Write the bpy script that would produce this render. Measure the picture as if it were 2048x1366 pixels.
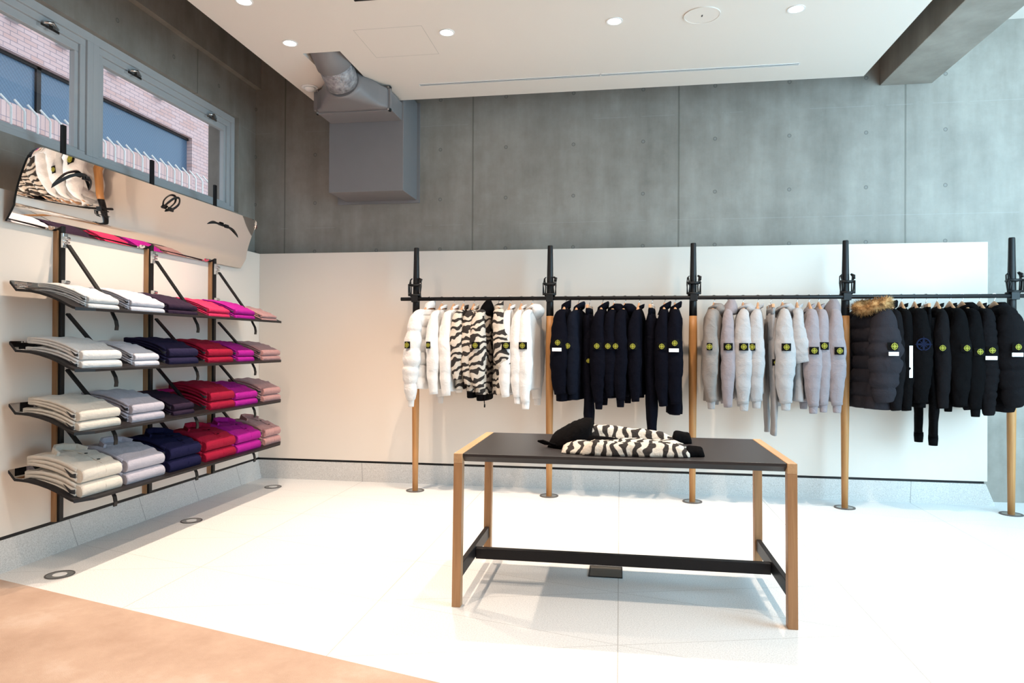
import bpy, bmesh, math, random
from mathutils import Vector, Matrix, noise
random.seed(7)
PI = math.pi
SC = bpy.context.scene
COL = SC.collection
for o in list(bpy.data.objects):
    bpy.data.objects.remove(o, do_unlink=True)

# ------------------------------------------------------------------ camera
def camera():
    yaw, pitch, roll = [math.radians(a) for a in (8.97758, .256513, .306737)]
    cy, sy = math.cos(yaw), math.sin(yaw)
    f = Vector((-sy, cy, 0)); r = Vector((cy, sy, 0)); u = Vector((0, 0, 1))
    cp, sp = math.cos(pitch), math.sin(pitch)
    f2 = f*cp + u*sp; u2 = u*cp - f*sp
    cr, sr = math.cos(roll), math.sin(roll)
    r3 = r*cr + u2*sr; u3 = u2*cr - r*sr
    m = Matrix((r3, u3, -f2)).transposed().to_4x4()
    m.translation = Vector((1.3117, -5.9985, 1.235))
    cam = bpy.data.cameras.new('camera'); ob = bpy.data.objects.new('camera', cam)
    COL.objects.link(ob); ob.matrix_world = m
    cam.sensor_width = 36; cam.lens = 1368.756/2048*36; cam.clip_start = .05; cam.clip_end = 200
    SC.camera = ob
camera()
# ------------------------------------------------------------------ view, world, light
SC.view_settings.view_transform = 'Standard'; SC.view_settings.look = 'None'
SC.view_settings.exposure = 0.65; SC.view_settings.gamma = 1.0
SC.view_settings.use_curve_mapping = False
W = bpy.data.worlds.new('World'); SC.world = W; W.use_nodes = True
bg = W.node_tree.nodes['Background']
bg.inputs[0].default_value = (.80, .90, 1, 1); bg.inputs[1].default_value = 1.4

def lamp(name, kind, loc, aim, energy, color, **kw):
    l = bpy.data.lights.new(name, kind); l.energy = energy; l.color = color
    for k, v in kw.items(): setattr(l, k, v)
    o = bpy.data.objects.new(name, l); COL.objects.link(o); o.location = loc
    d = Vector(aim) - Vector(loc); o.rotation_euler = d.to_track_quat('-Z', 'Y').to_euler()
    return o
# added area lamp for daylight assumed from the right; no glazing is built
lamp('assumed_daylight_right', 'AREA', (5.9, -2.5, 2.1), (4.3, -.3, 1.7), 270, (.47, .79, 1), shape='RECTANGLE', size=4.6, size_y=3.2)
# soft unseen front light added behind the camera, where the wall is closed
lamp('unseen_front_light', 'AREA', (2.2, -8.3, 2.0), (1.6, 0, 1.5), 22, (.9, .95, 1), shape='RECTANGLE', size=5.5, size_y=2.6)
WARM = (1, .80, .63)
SPOTS = [(-.94, -1.6), (.168, -1.6), (1.267, -1.6), (2.367, -1.6), (-.94, -2.18), (.168, -3.6), (2.367, -3.6), (-.94, -4.6), (1.267, -5.6), (2.9, -5.6)]  # the later ones are unseen downlights added to brighten the near room

# ------------------------------------------------------------------ mesh helpers
class MB:
    def __init__(s): s.v = []; s.f = []; s.sm = []
    def add(s, verts, faces, smooth=False):
        n = len(s.v); s.v += [tuple(v) for v in verts]
        for f in faces: s.f.append(tuple(i+n for i in f)); s.sm.append(smooth)
        return s
    def box(s, a, b):
        (x0, y0, z0), (x1, y1, z1) = a, b
        x0, x1 = min(x0, x1), max(x0, x1); y0, y1 = min(y0, y1), max(y0, y1); z0, z1 = min(z0, z1), max(z0, z1)
        v = [(x0,y0,z0),(x1,y0,z0),(x1,y1,z0),(x0,y1,z0),(x0,y0,z1),(x1,y0,z1),(x1,y1,z1),(x0,y1,z1)]
        return s.add(v, [(0,3,2,1),(4,5,6,7),(0,1,5,4),(1,2,6,5),(2,3,7,6),(3,0,4,7)])
    def loft(s, rings, caps=True, smooth=True, closed=True):
        n = len(rings[0]); v = [p for r in rings for p in r]; f = []
        for i in range(len(rings)-1):
            for j in range(n if closed else n-1):
                k = (j+1) % n
                f.append((i*n+j, i*n+k, (i+1)*n+k, (i+1)*n+j))
        s.add(v, f, smooth)
        if caps:
            b = len(s.v)-len(v)
            s.f.append(tuple(b+j for j in reversed(range(n)))); s.sm.append(False)
            s.f.append(tuple(b+(len(rings)-1)*n+j for j in range(n))); s.sm.append(False)
        return s
    def tube(s, pts, rad, n=12, caps=True, flat=None, up=None):
        pts = [Vector(p) for p in pts]
        if not isinstance(rad, (list, tuple)): rad = [rad]*len(pts)
        rings = []; last = None
        for i, p in enumerate(pts):
            t = (pts[min(i+1, len(pts)-1)] - pts[max(i-1, 0)]).normalized()
            if last is None:
                a = Vector(up) if up else (Vector((0,0,1)) if abs(t.z) < .9 else Vector((1,0,0)))
                e1 = (a - t*a.dot(t)).normalized()
            else:
                e1 = (last - t*last.dot(t)).normalized()
            last = e1; e2 = t.cross(e1)
            r = rad[i]; ra, rb = r if isinstance(r, tuple) else (r, r if flat is None else r*flat)
            rings.append([p + e1*ra*math.cos(2*PI*j/n) + e2*rb*math.sin(2*PI*j/n) for j in range(n)])
        return s.loft(rings, caps)
    def bar(s, p, q, w, h, up=(0,0,1)):
        p, q = Vector(p), Vector(q); t = (q-p).normalized(); a = Vector(up)
        e1 = (a - t*a.dot(t)).normalized(); e2 = t.cross(e1); r = []
        for c in (p, q): r.append([c+e2*w/2+e1*h/2, c-e2*w/2+e1*h/2, c-e2*w/2-e1*h/2, c+e2*w/2-e1*h/2])
        return s.loft(r, True, False)
    def ribbon(s, pts, wvec, th):
        """flat strap: pts centreline, wvec full width vector, th thickness"""
        pts = [Vector(p) for p in pts]; w = Vector(wvec)/2; rings = []
        for i, p in enumerate(pts):
            t = (pts[min(i+1, len(pts)-1)] - pts[max(i-1, 0)]).normalized()
            nn = t.cross(w).normalized()*th/2
            rings.append([p+w+nn, p-w+nn, p-w-nn, p+w-nn])
        return s.loft(rings, True, False)
    def obj(s, name, mat, parent=None, loc=None, bevel=0, seg=2, smooth_angle=None):
        me = bpy.data.meshes.new(name); me.from_pydata(s.v, [], s.f)
        me.polygons.foreach_set('use_smooth', s.sm)
        bm = bmesh.new(); bm.from_mesh(me); bmesh.ops.recalc_face_normals(bm, faces=bm.faces); bm.to_mesh(me); bm.free()
        me.materials.append(mat)
        o = bpy.data.objects.new(name, me); COL.objects.link(o)
        if parent: o.parent = parent
        if loc: o.location = loc
        if bevel:
            md = o.modifiers.new('bevel', 'BEVEL'); md.width = bevel; md.segments = seg; md.limit_method = 'ANGLE'; md.angle_limit = .7
        return o
def empty(name, loc=(0,0,0), rz=0, label=None, cat=None, group=None):
    o = bpy.data.objects.new(name, None); COL.objects.link(o); o.location = loc; o.rotation_euler = (0, 0, rz)
    o.empty_display_size = .05
    return tag(o, label, cat, group)
def tag(o, label=None, cat=None, group=None, kind=None):
    if label: o['label'] = label
    if cat: o['category'] = cat
    if group: o['group'] = group
    if kind: o['kind'] = kind
    return o
def copy_tree(o, parent=None):
    c = o.copy(); COL.objects.link(c)
    if parent: c.parent = parent
    for ch in [k for k in o.children]: copy_tree(ch, c)
    return c

# ------------------------------------------------------------------ materials
class NT:
    def __init__(s, name):
        s.m = bpy.data.materials.new(name); s.m.use_nodes = True; s.t = s.m.node_tree
        s.b = s.t.nodes['Principled BSDF']; s.out = s.t.nodes['Material Output']
    def n(s, typ, **kw):
        nd = s.t.nodes.new(typ)
        for k, v in kw.items(): setattr(nd, k, v)
        return nd
    def link(s, a, b): s.t.links.new(a, b)
    def val(s, sock, v):
        if isinstance(v, bpy.types.NodeSocket): s.link(v, sock)
        else: sock.default_value = v
    def math(s, op, a, b=0.0, c=0.0):
        nd = s.n('ShaderNodeMath', operation=op)
        s.val(nd.inputs[0], a); s.val(nd.inputs[1], b); s.val(nd.inputs[2], c)
        return nd.outputs[0]
    def coord(s, kind='Object'):
        return s.n('ShaderNodeTexCoord').outputs[kind]
    def xyz(s, c=None):
        sp = s.n('ShaderNodeSeparateXYZ'); s.link(c or s.coord(), sp.inputs[0]); return sp.outputs
    def noise(s, scale, detail=3, rough=.55, vec=None, dist=0):
        nd = s.n('ShaderNodeTexNoise'); nd.inputs['Scale'].default_value = scale
        nd.inputs['Detail'].default_value = detail; nd.inputs['Roughness'].default_value = rough
        nd.inputs['Distortion'].default_value = dist
        s.link(vec or s.coord(), nd.inputs['Vector']); return nd.outputs['Fac']
    def scaled(s, sx, sy, sz):
        mp = s.n('ShaderNodeMapping'); mp.inputs['Scale'].default_value = (sx, sy, sz)
        s.link(s.coord(), mp.inputs['Vector']); return mp.outputs[0]
    def ramp(s, fac, stops, interp='LINEAR'):
        nd = s.n('ShaderNodeValToRGB'); cr = nd.color_ramp; cr.interpolation = interp
        while len(cr.elements) < len(stops): cr.elements.new(.5)
        for e, (p, c) in zip(cr.elements, stops): e.position = p; e.color = (*c, 1) if len(c) == 3 else c
        s.link(fac, nd.inputs[0]); return nd.outputs[0]
    def mix(s, fac, a, b, mode='MIX'):
        nd = s.n('ShaderNodeMix', data_type='RGBA', blend_type=mode)
        s.val(nd.inputs[0], fac)
        for sock, v in ((nd.inputs[6], a), (nd.inputs[7], b)):
            if isinstance(v, bpy.types.NodeSocket): s.link(v, sock)
            else: sock.default_value = (*v, 1) if len(v) == 3 else v
        return nd.outputs[2]
    def bump(s, h, strength=.3, dist=.01):
        nd = s.n('ShaderNodeBump'); nd.inputs['Strength'].default_value = strength
        nd.inputs['Distance'].default_value = dist; s.link(h, nd.inputs['Height']); s.link(nd.outputs[0], s.b.inputs['Normal'])
    def set(s, color=None, rough=None, metal=None, spec=None):
        if color is not None:
            if isinstance(color, bpy.types.NodeSocket): s.link(color, s.b.inputs['Base Color'])
            else: s.b.inputs['Base Color'].default_value = (*color, 1)
        if rough is not None: s.val(s.b.inputs['Roughness'], rough)
        if metal is not None: s.b.inputs['Metallic'].default_value = metal
        if spec is not None: s.b.inputs['Specular IOR Level'].default_value = spec
        return s.m
def simple(name, col, rough=.5, metal=0, var=.06, scale=30, spec=.5, bump=0):
    t = NT(name); f = t.noise(scale, 3)
    c = t.mix(f, tuple(max(0, x*(1-var)) for x in col), tuple(min(1, x*(1+var)) for x in col))
    if bump: t.bump(t.noise(scale*4, 2), bump, .002)
    return t.set(c, rough, metal, spec)
def cloth(name, col, var=.10, sheen=.2, melange=0):
    t = NT(name); f = t.noise(900 if melange else 260, 2, .6)
    g = t.noise(6, 3)
    k = melange or .05
    c = t.mix(f, tuple(x*(1-k) for x in col), tuple(min(1, x*(1+k)) for x in col))
    c = t.mix(t.math('MULTIPLY', g, var*2), c, tuple(x*.8 for x in col))
    t.bump(t.math('ADD', t.noise(14, 4, .6, dist=.6), t.math('MULTIPLY', t.noise(500, 2), .08)), .55, .02)
    t.b.inputs['Sheen Weight'].default_value = sheen if min(col) > .19 else 0
    return t.set(c, .85, 0, .2 if max(col) > .2 else .04)
def smin_line(t, coord, width):
    """1 where |coord| < width"""
    return t.math('LESS_THAN', t.math('ABSOLUTE', coord), width)
def fmod_c(t, x, period, offset=0.0):
    """distance to nearest k*period+offset (signed)"""
    a = t.math('ADD', x, -offset + period/2)
    a = t.math('FLOORED_MODULO', a, period)
    return t.math('SUBTRACT', a, period/2)
def concrete(name, hax, joints=True, off=0.0):
    t = NT(name); p = t.xyz(); X = p[hax]; Z = p[2]
    big = t.noise(1.1, 5, .6); vert = t.noise(1.6, 5, .6, t.scaled(3.2, 3.2, .5)); fine = t.noise(60, 4, .6); mid = t.noise(6, 5, .65)
    f = t.math('ADD', t.math('MULTIPLY', big, .4), t.math('ADD', t.math('MULTIPLY', vert, .35), t.math('MULTIPLY', mid, .25)))
    c = t.ramp(f, [(.36, (.19, .163, .132)), (.5, (.285, .250, .212)), (.64, (.38, .342, .295))])
    c = t.mix(t.math('MULTIPLY', fine, .25), c, (.2, .195, .185))
    h = t.math('MULTIPLY', fine, .1)
    if joints:
        jx = smin_line(t, t.math('ADD', fmod_c(t, X, 1.8, off), t.math('MULTIPLY', t.math('SUBTRACT', mid, .5), .006)), .007)
        jz = smin_line(t, fmod_c(t, Z, .9, .51), .0022)
        c = t.mix(t.math('MULTIPLY', jx, .55), c, (.09, .08, .06))
        br = t.math('GREATER_THAN', t.noise(2.3, 4), .5)
        c = t.mix(t.math('MULTIPLY', t.math('MULTIPLY', jz, br), .30), c, (.42, .40, .37))
        hx = fmod_c(t, X, .6, off+.3); hz = fmod_c(t, Z, .45, .292)
        r = t.math('SQRT', t.math('ADD', t.math('POWER', hx, 2), t.math('POWER', hz, 2)))
        ring = t.math('LESS_THAN', r, .0165); core = t.math('LESS_THAN', r, .0105)
        c = t.mix(t.math('MULTIPLY', ring, .6), c, (.08, .07, .06)); c = t.mix(t.math('MULTIPLY', core, .55), c, (.3, .28, .26))
        h = t.math('SUBTRACT', h, t.math('ADD', t.math('MULTIPLY', ring, .8), t.math('MULTIPLY', jx, .5)))
    t.bump(h, .35, .004)
    return t.set(c, t.ramp(mid, [(.3, (.45,)*3), (.7, (.62,)*3)]), 0, .4)
def wood(name, a, b, axis=2):
    t = NT(name); s = [34, 34, 34]; s[axis] = 2.2
    n1 = t.noise(1, 5, .6, t.scaled(*s), .6); s2 = [220, 220, 220]; s2[axis] = 6
    n2 = t.noise(1, 3, .5, t.scaled(*s2))
    c = t.ramp(t.math('ADD', t.math('MULTIPLY', n1, .75), t.math('MULTIPLY', n2, .25)), [(.3, a), (.72, b)])
    t.bump(n2, .1, .001)
    return t.set(c, .45, 0, .4)

M = {}
M['conc_back'] = concrete('concrete back', 0, True, 0.0)
M['conc_left'] = concrete('concrete left', 1, True, -.9)
M['conc_plain'] = concrete('concrete beam', 1, False)
M['panel'] = simple('panel paint', (.76, .675, .595), .5, var=.01, scale=3)
M['ceiling'] = simple('ceiling paint', (.76, .69, .62), .7, var=.01, scale=2)
M['white'] = simple('white enamel', (.85, .84, .82), .35, var=.02)
M['black'] = simple('black powder coat', (.010, .0095, .010), .42, var=.2, spec=.28)
M['black_matte'] = simple('black matte board', (.012, .0098, .0105), .45, var=.12, scale=12, spec=.25)
M['tabletop'] = simple('black linoleum', (.020, .0165, .0172), .40, var=.10, scale=18)
M['chrome'] = simple('chrome', (.72, .72, .72), .18, 1, var=.03)
M['steel'] = simple('brushed steel', (.52, .50, .47), .35, 1, var=.08)
M['alu'] = simple('window aluminium', (.48, .485, .49), .5, 0, var=.03)
M['galv'] = simple('grey painted duct', (.20, .185, .185), .45, 0, var=.05, scale=6)
M['wood'] = wood('oak pole', (.36, .155, .045), (.52, .26, .095))
M['wood_light'] = wood('light oak', (.30, .15, .065), (.45, .25, .12))
M['wood_y'] = wood('light oak along y', (.42, .24, .115), (.60, .38, .21), 1)
M['hanger'] = simple('beech hanger', (.55, .30, .16), .45, var=.1)
M['dark_slot'] = simple('slot shadow metal', (.10, .09, .085), .6)
M['grey_hood'] = simple('mirror backing', (.05, .05, .05), .5)
t = NT('polished mirror'); t.bump(t.noise(1.4, 2), .02, .02); M['mirror'] = t.set((.90, .86, .83), .015, 1)
t = NT('foil insulation'); t.bump(t.noise(26, 4, .7), .9, .02); M['foil'] = t.set(t.ramp(t.noise(30, 4), [(.3, (.2, .19, .2)), (.7, (.48, .46, .47))]), .4, .4)
# terrazzo floor with slanted slab joints
t = NT('white terrazzo'); p = t.xyz(); X, Y = p[0], p[1]
sp = t.noise(170, 2, .7); s2 = t.noise(60, 3, .7)
c = t.ramp(sp, [(.36, (.62, .61, .6)), (.5, (.76, .755, .74)), (.66, (.84, .83, .82))])
jx = smin_line(t, fmod_c(t, X, 1.1375, .1705), .0022)
da = t.math('ADD', Y, t.math('MULTIPLY', t.math('ADD', X, -1.312), .266)); db = t.math('SUBTRACT', Y, t.math('MULTIPLY', t.math('ADD', X, -1.312), .266))
ja = smin_line(t, fmod_c(t, da, .605, -2.535), .0020); jb = smin_line(t, fmod_c(t, db, .605, -2.535), .0020)
j = t.math('MINIMUM', t.math('ADD', jx, t.math('MULTIPLY', t.math('MAXIMUM', ja, jb), .7)), 1.0)
c = t.mix(t.math('MULTIPLY', j, .6), c, (.30, .27, .24)); M['floor'] = t.set(c, .42, 0, .35)
def base_mat(name, ax):
    t = NT(name); p = t.xyz()
    sp = t.noise(150, 3, .75); c = t.ramp(sp, [(.35, (.50, .47, .44)), (.5, (.64, .61, .58)), (.65, (.74, .71, .68))])
    if ax == 1: d = fmod_c(t, t.math('ADD', p[1], t.math('MULTIPLY', p[2], .266)), .605, -1.692)
    else: d = fmod_c(t, p[0], 1.1375, .1745)
    c = t.mix(t.math('MULTIPLY', smin_line(t, d, .003), .6), c, (.2, .19, .18)); return t.set(c, .55, 0, .3)
M['base_left'] = base_mat('terrazzo skirting left', 1); M['base_back'] = base_mat('terrazzo skirting back', 0)
t = NT('tan carpet'); c = t.ramp(t.noise(2.2, 5, .65), [(.3, (.42, .29, .22)), (.55, (.53, .385, .30)), (.72, (.64, .51, .43))])
c = t.mix(t.math('MULTIPLY', t.noise(260, 2), .35), c, (.44, .30, .22)); t.bump(t.noise(300, 2), .5, .004); M['carpet'] = t.set(c, .9, 0, .1)
# clothing
M['c_white'] = cloth('white cotton', (.70, .685, .67))
M['c_cream'] = cloth('cream wool', (.62, .57, .50))
M['c_lav'] = cloth('pale lavender cotton', (.42, .40, .46))
M['c_lavw'] = cloth('whitish lavender cotton', (.60, .58, .63))
M['c_plum'] = cloth('dark plum cotton', (.030, .018, .034))
M['c_navy_p'] = cloth('purple navy cotton', (.022, .018, .046))
M['c_navyf'] = cloth('navy wool', (.012, .012, .042))
M['c_coral'] = cloth('coral red cotton', (.56, .025, .09))
M['c_red'] = cloth('crimson cotton', (.30, .004, .028))
M['c_mag'] = cloth('magenta cotton', (.38, .008, .23))
M['c_pink'] = cloth('dusty pink cotton', (.44, .22, .205))
M['c_navy'] = cloth('midnight navy', (.0030, .0031, .0062))
M['c_navy2'] = cloth('slate navy', (.0055, .007, .013))
M['c_black'] = cloth('black cotton', (.0035, .003, .0033))
M['c_char'] = cloth('charcoal nylon', (.026, .023, .027))
M['c_char2'] = cloth('charcoal twill', (.0075, .0065, .0073))
M['c_grey'] = cloth('grey melange', (.265, .247, .243), melange=.12)
M['c_greyl'] = cloth('light grey melange', (.355, .34, .34), melange=.12)
M['c_mauve'] = cloth('mauve grey melange', (.245, .21, .222), melange=.14)
M['c_taupe'] = cloth('taupe grey', (.205, .178, .162), melange=.1)
M['c_patch'] = simple('black patch', (.004, .0038, .0036), .85, spec=.1)
M['c_emb'] = simple('yellow green embroidery', (.27, .255, .022), .8)
M['c_embnavy'] = simple('navy embroidery', (.006, .009, .026), .8, spec=.08)
M['c_label'] = simple('white label', (.88, .87, .86), .6)
M['c_foldshade'] = simple('fold shade', (.03, .03, .032), .9)  # dark tone standing in for shade inside the folds
t = NT('zebra print wool'); cc = t.coord()
mp = t.n('ShaderNodeMapping'); mp.inputs['Rotation'].default_value = (.0, .35, .2); mp.inputs['Scale'].default_value = (1, .75, 1); t.link(cc, mp.inputs['Vector'])
wv = t.n('ShaderNodeTexWave', wave_type='BANDS', bands_direction='Z'); t.link(mp.outputs[0], wv.inputs['Vector'])
oi = t.n('ShaderNodeObjectInfo'); cl = t.n('ShaderNodeCombineXYZ'); t.link(t.math('MULTIPLY', oi.outputs['Random'], 3.0), cl.inputs[1]); t.link(oi.outputs['Random'], cl.inputs[0]); t.link(cl.outputs[0], mp.inputs['Location'])
wv.inputs['Scale'].default_value = 5.2; wv.inputs['Distortion'].default_value = 9.5; wv.inputs['Detail'].default_value = 2; wv.inputs['Detail Scale'].default_value = 1.6; wv.inputs['Detail Roughness'].default_value = .5
zc = t.ramp(wv.outputs['Fac'], [(0, (.025, .02, .018)), (.30, (.05, .042, .038)), (.42, (.12, .1, .09)), (.47, (.74, .68, .60))], 'CONSTANT')
zf = t.ramp(wv.outputs['Fac'], [(.40, (.035, .03, .028)), (.47, (.56, .50, .43))])
t.bump(t.noise(60, 3), .4, .01); M['zebra'] = t.set(zf, .9, 0, .1)
t = NT('zebra print flat'); cc = t.coord()
mp = t.n('ShaderNodeMapping'); mp.inputs['Rotation'].default_value = (0, 0, .15); t.link(cc, mp.inputs['Vector'])
wv = t.n('ShaderNodeTexWave', wave_type='BANDS', bands_direction='X'); t.link(mp.outputs[0], wv.inputs['Vector'])
wv.inputs['Scale'].default_value = 5.6; wv.inputs['Distortion'].default_value = 9; wv.inputs['Detail'].default_value = 2; wv.inputs['Detail Scale'].default_value = 1.5
zf = t.ramp(wv.outputs['Fac'], [(.36, (.035, .03, .028)), (.43, (.12, .1, .09)), (.50, (.58, .53, .46))])
t.bump(t.noise(40, 3), .6, .015); M['zebra_flat'] = t.set(zf, .9, 0, .1)
t = NT('fur'); M['fur'] = t.set(t.ramp(t.noise(22, 3), [(.36, (.16, .08, .03)), (.5, (.46, .24, .09)), (.64, (.70, .46, .22))]), .8, 0, .2)
# glass: clear, slightly reflecting
t = NT('window glass'); tr = t.n('ShaderNodeBsdfTransparent'); tr.inputs[0].default_value = (.93, .96, .97, 1)
gl = t.n('ShaderNodeBsdfGlossy'); gl.inputs['Roughness'].default_value = .02; lw = t.n('ShaderNodeLayerWeight'); lw.inputs[0].default_value = .5; fr_ = t.math('ADD', t.math('MULTIPLY', t.math('POWER', lw.outputs['Facing'], 5), .6), .04)
mx = t.n('ShaderNodeMixShader'); t.link(fr_, mx.inputs[0]); t.link(tr.outputs[0], mx.inputs[1]); t.link(gl.outputs[0], mx.inputs[2]); t.link(mx.outputs[0], t.out.inputs[0]); M['glass'] = t.m
# brick facade
t = NT('pink brick tile'); p = t.xyz(); cb = t.n('ShaderNodeCombineXYZ'); t.link(p[1], cb.inputs[0]); t.link(p[2], cb.inputs[1])
bk = t.n('ShaderNodeTexBrick'); t.link(cb.outputs[0], bk.inputs['Vector']); bk.inputs['Scale'].default_value = 1
bk.inputs['Brick Width'].default_value = .235; bk.inputs['Row Height'].default_value = .068; bk.inputs['Mortar Size'].default_value = .005
bk.inputs['Color1'].default_value = (.55, .32, .27, 1); bk.inputs['Color2'].default_value = (.62, .44, .43, 1); bk.inputs['Mortar'].default_value = (.20, .18, .22, 1)
bk.inputs['Bias'].default_value = .25
M['brick'] = t.set(t.mix(t.math('MULTIPLY', t.noise(9, 2), .35), bk.outputs['Color'], (.66, .50, .50)), .8, 0, .2)
t = NT('pink soldier brick'); p = t.xyz(); cb = t.n('ShaderNodeCombineXYZ'); t.link(p[2], cb.inputs[0]); t.link(p[1], cb.inputs[1])
bk = t.n('ShaderNodeTexBrick'); t.link(cb.outputs[0], bk.inputs['Vector']); bk.inputs['Scale'].default_value = 1
bk.inputs['Brick Width'].default_value = .30; bk.inputs['Row Height'].default_value = .085; bk.inputs['Mortar Size'].default_value = .005; bk.offset = 0
bk.inputs['Color1'].default_value = (.58, .38, .34, 1); bk.inputs['Color2'].default_value = (.66, .48, .46, 1); bk.inputs['Mortar'].default_value = (.26, .22, .26, 1)
M['soldier'] = t.set(bk.outputs['Color'], .8, 0, .2)
t = NT('wired blue glass'); p = t.xyz(); st = t.math('ADD', p[1], p[2]); s2_ = t.math('SUBTRACT', p[1], p[2])
l1 = smin_line(t, fmod_c(t, st, .07), .009); l2 = smin_line(t, fmod_c(t, s2_, .07), .006)
c = t.mix(t.math('MULTIPLY', l1, .55), (.085, .15, .235), (.035, .07, .12)); M['blueglass'] = t.set(t.mix(t.math('MULTIPLY', l2, .3), c, (.05, .09, .15)), .25, 0, .5)
# ceiling screen and lamps
t = NT('dark purple screen'); n = t.noise(2.6, 2); em = t.ramp(n, [(.35, (.002, .002, .01)), (.55, (.03, .01, .14)), (.75, (.45, .2, .8))])
t.link(em, t.b.inputs['Emission Color']); t.b.inputs['Emission Strength'].default_value = .8; M['screen'] = t.set((.01, .01, .015), .3)
t = NT('lamp disc'); t.b.inputs['Emission Color'].default_value = (1, .93, .84, 1); t.b.inputs['Emission Strength'].default_value = 7; M['lamp'] = t.set((1, 1, 1), .5)

def struct(o): o['kind'] = 'structure'; return o
# ------------------------------------------------------------------ setting
struct(MB().box((-2.6, -9, -.15), (8, .35, 0)).obj('floor', M['floor']))
# tan carpet in front, edge following the slab lattice
m = MB(); f = lambda x: -3.744 - .266*(x-1.312)
a = [(-1.93, f(-1.93)), (6.2, f(6.2)), (6.2, -8.9), (-1.93, -8.9)]
v = [(x, y, .0) for x, y in a] + [(x, y, .003) for x, y in a]
m.add(v, [(3,2,1,0),(4,5,6,7),(0,1,5,4),(1,2,6,5),(2,3,7,6),(3,0,4,7)]); struct(m.obj('floor_front', M['carpet']))
struct(MB().box((-2.45, 0, 0), (8, .3, 5)).obj('wall_back', M['conc_back']))
m = MB()   # left concrete wall with the high window band
WZ0, WZ1, WY1, WY0 = 2.41, 3.27, -.285, -5.6
m.box((-2.4, -9, 0), (-2.1, 0, WZ0)); m.box((-2.4, -9, WZ1), (-2.1, 0, 5)); m.box((-2.4, WY1, WZ0), (-2.1, 0, WZ1)); m.box((-2.4, -9, WZ0), (-2.1, WY0, WZ1))
struct(m.obj('wall_left', M['conc_left']))
m = MB(); m.box((-2.1, -9, 3.63), (-2.045, 0, 5)); struct(m.obj('trim_1', M['conc_plain']))
m = MB(); m.box((3.402, -9, 3.372), (3.80, 0, 5)); struct(m.obj('trim_2', M['conc_plain'], bevel=.004))
m = MB(); m.box((-2.3, -9.0, 0), (8, -8.8, 5)); struct(m.obj('wall_front', M['ceiling']))
m = MB(); m.box((6.6, -9, 0), (6.8, 0, 4.0)); struct(m.obj('sky_block_right', M['ceiling']))  # unseen solid wall added to keep sky light out on the right
m = MB(); m.box((-2.3, -9, 4.6), (3.4, .3, 4.75)); struct(m.obj('ceiling_slab', M['conc_plain']))
m = MB(); m.box((3.80, -9, 3.852), (8, 0, 4.0)); struct(m.obj('ceiling_right', M['ceiling']))
# suspended ceiling with notch for the duct
CZ = 3.3
m = MB(); X0, X1, NX0, NX1, YB, YN = -1.275, 3.14, -.932, -.653, -.425, -1.425
SX0, SX1, SY0, SY1 = -.28, 1.25, -3.0, -2.075
m.box((X0, -8.8, CZ), (X1, SY0, CZ+.08)); m.box((X0, SY0, CZ), (SX0, YN, CZ+.08)); m.box((SX1, SY0, CZ), (X1, YN, CZ+.08)); m.box((SX0, SY1, CZ), (SX1, YN, CZ+.08))
m.box((X0, YN, CZ), (NX0, YB, CZ+.08)); m.box((NX1, YN, CZ), (X1, YB, CZ+.08))
struct(m.obj('ceiling', M['ceiling']))
# back and left cladding panels
m = MB(); m.box((-1.953, -.17, .19), (4.133, 0, 2.054)); struct(m.obj('trim_3', M['panel'], bevel=.003))
m = MB(); m.box((-2.1, -8.8, .19), (-1.953, -.0, 2.054)); struct(m.obj('trim_4', M['panel'], bevel=.003))
m = MB(); m.box((-1.95, -.155, .17), (4.115, 0, .19)); struct(m.obj('trim_5', M['black']))
m = MB(); m.box((-2.1, -8.8, .17), (-1.965, 0, .19)); struct(m.obj('trim_6', M['black']))
m = MB(); a = [(-1.94, -.163), (4.133, -.163), (4.2, -.145), (4.2, 0), (-1.94, 0)]
v = [(-1.96, -.163, .17), (4.125, -.163, .17), (4.125, 0, .17), (-1.96, 0, .17), (-1.96, -.145, 0), (4.2, -.145, 0), (4.2, 0, 0), (-1.96, 0, 0)]
m.add(v, [(0,1,2,3),(7,6,5,4),(0,4,5,1),(1,5,6,2),(2,6,7,3),(3,7,4,0)]); struct(m.obj('baseboard_back', M['base_back']))
m = MB(); v = [(-1.958, -8.8, .17), (-2.1, -8.8, .17), (-2.1, -.1, .17), (-1.958, -.1, .17), (-1.936, -8.8, 0), (-2.1, -8.8, 0), (-2.1, -.1, 0), (-1.936, -.1, 0)]
m.add(v, [(0,1,2,3),(7,6,5,4),(0,4,5,1),(1,5,6,2),(2,6,7,3),(3,7,4,0)]); struct(m.obj('baseboard_left', M['base_left']))

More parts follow.
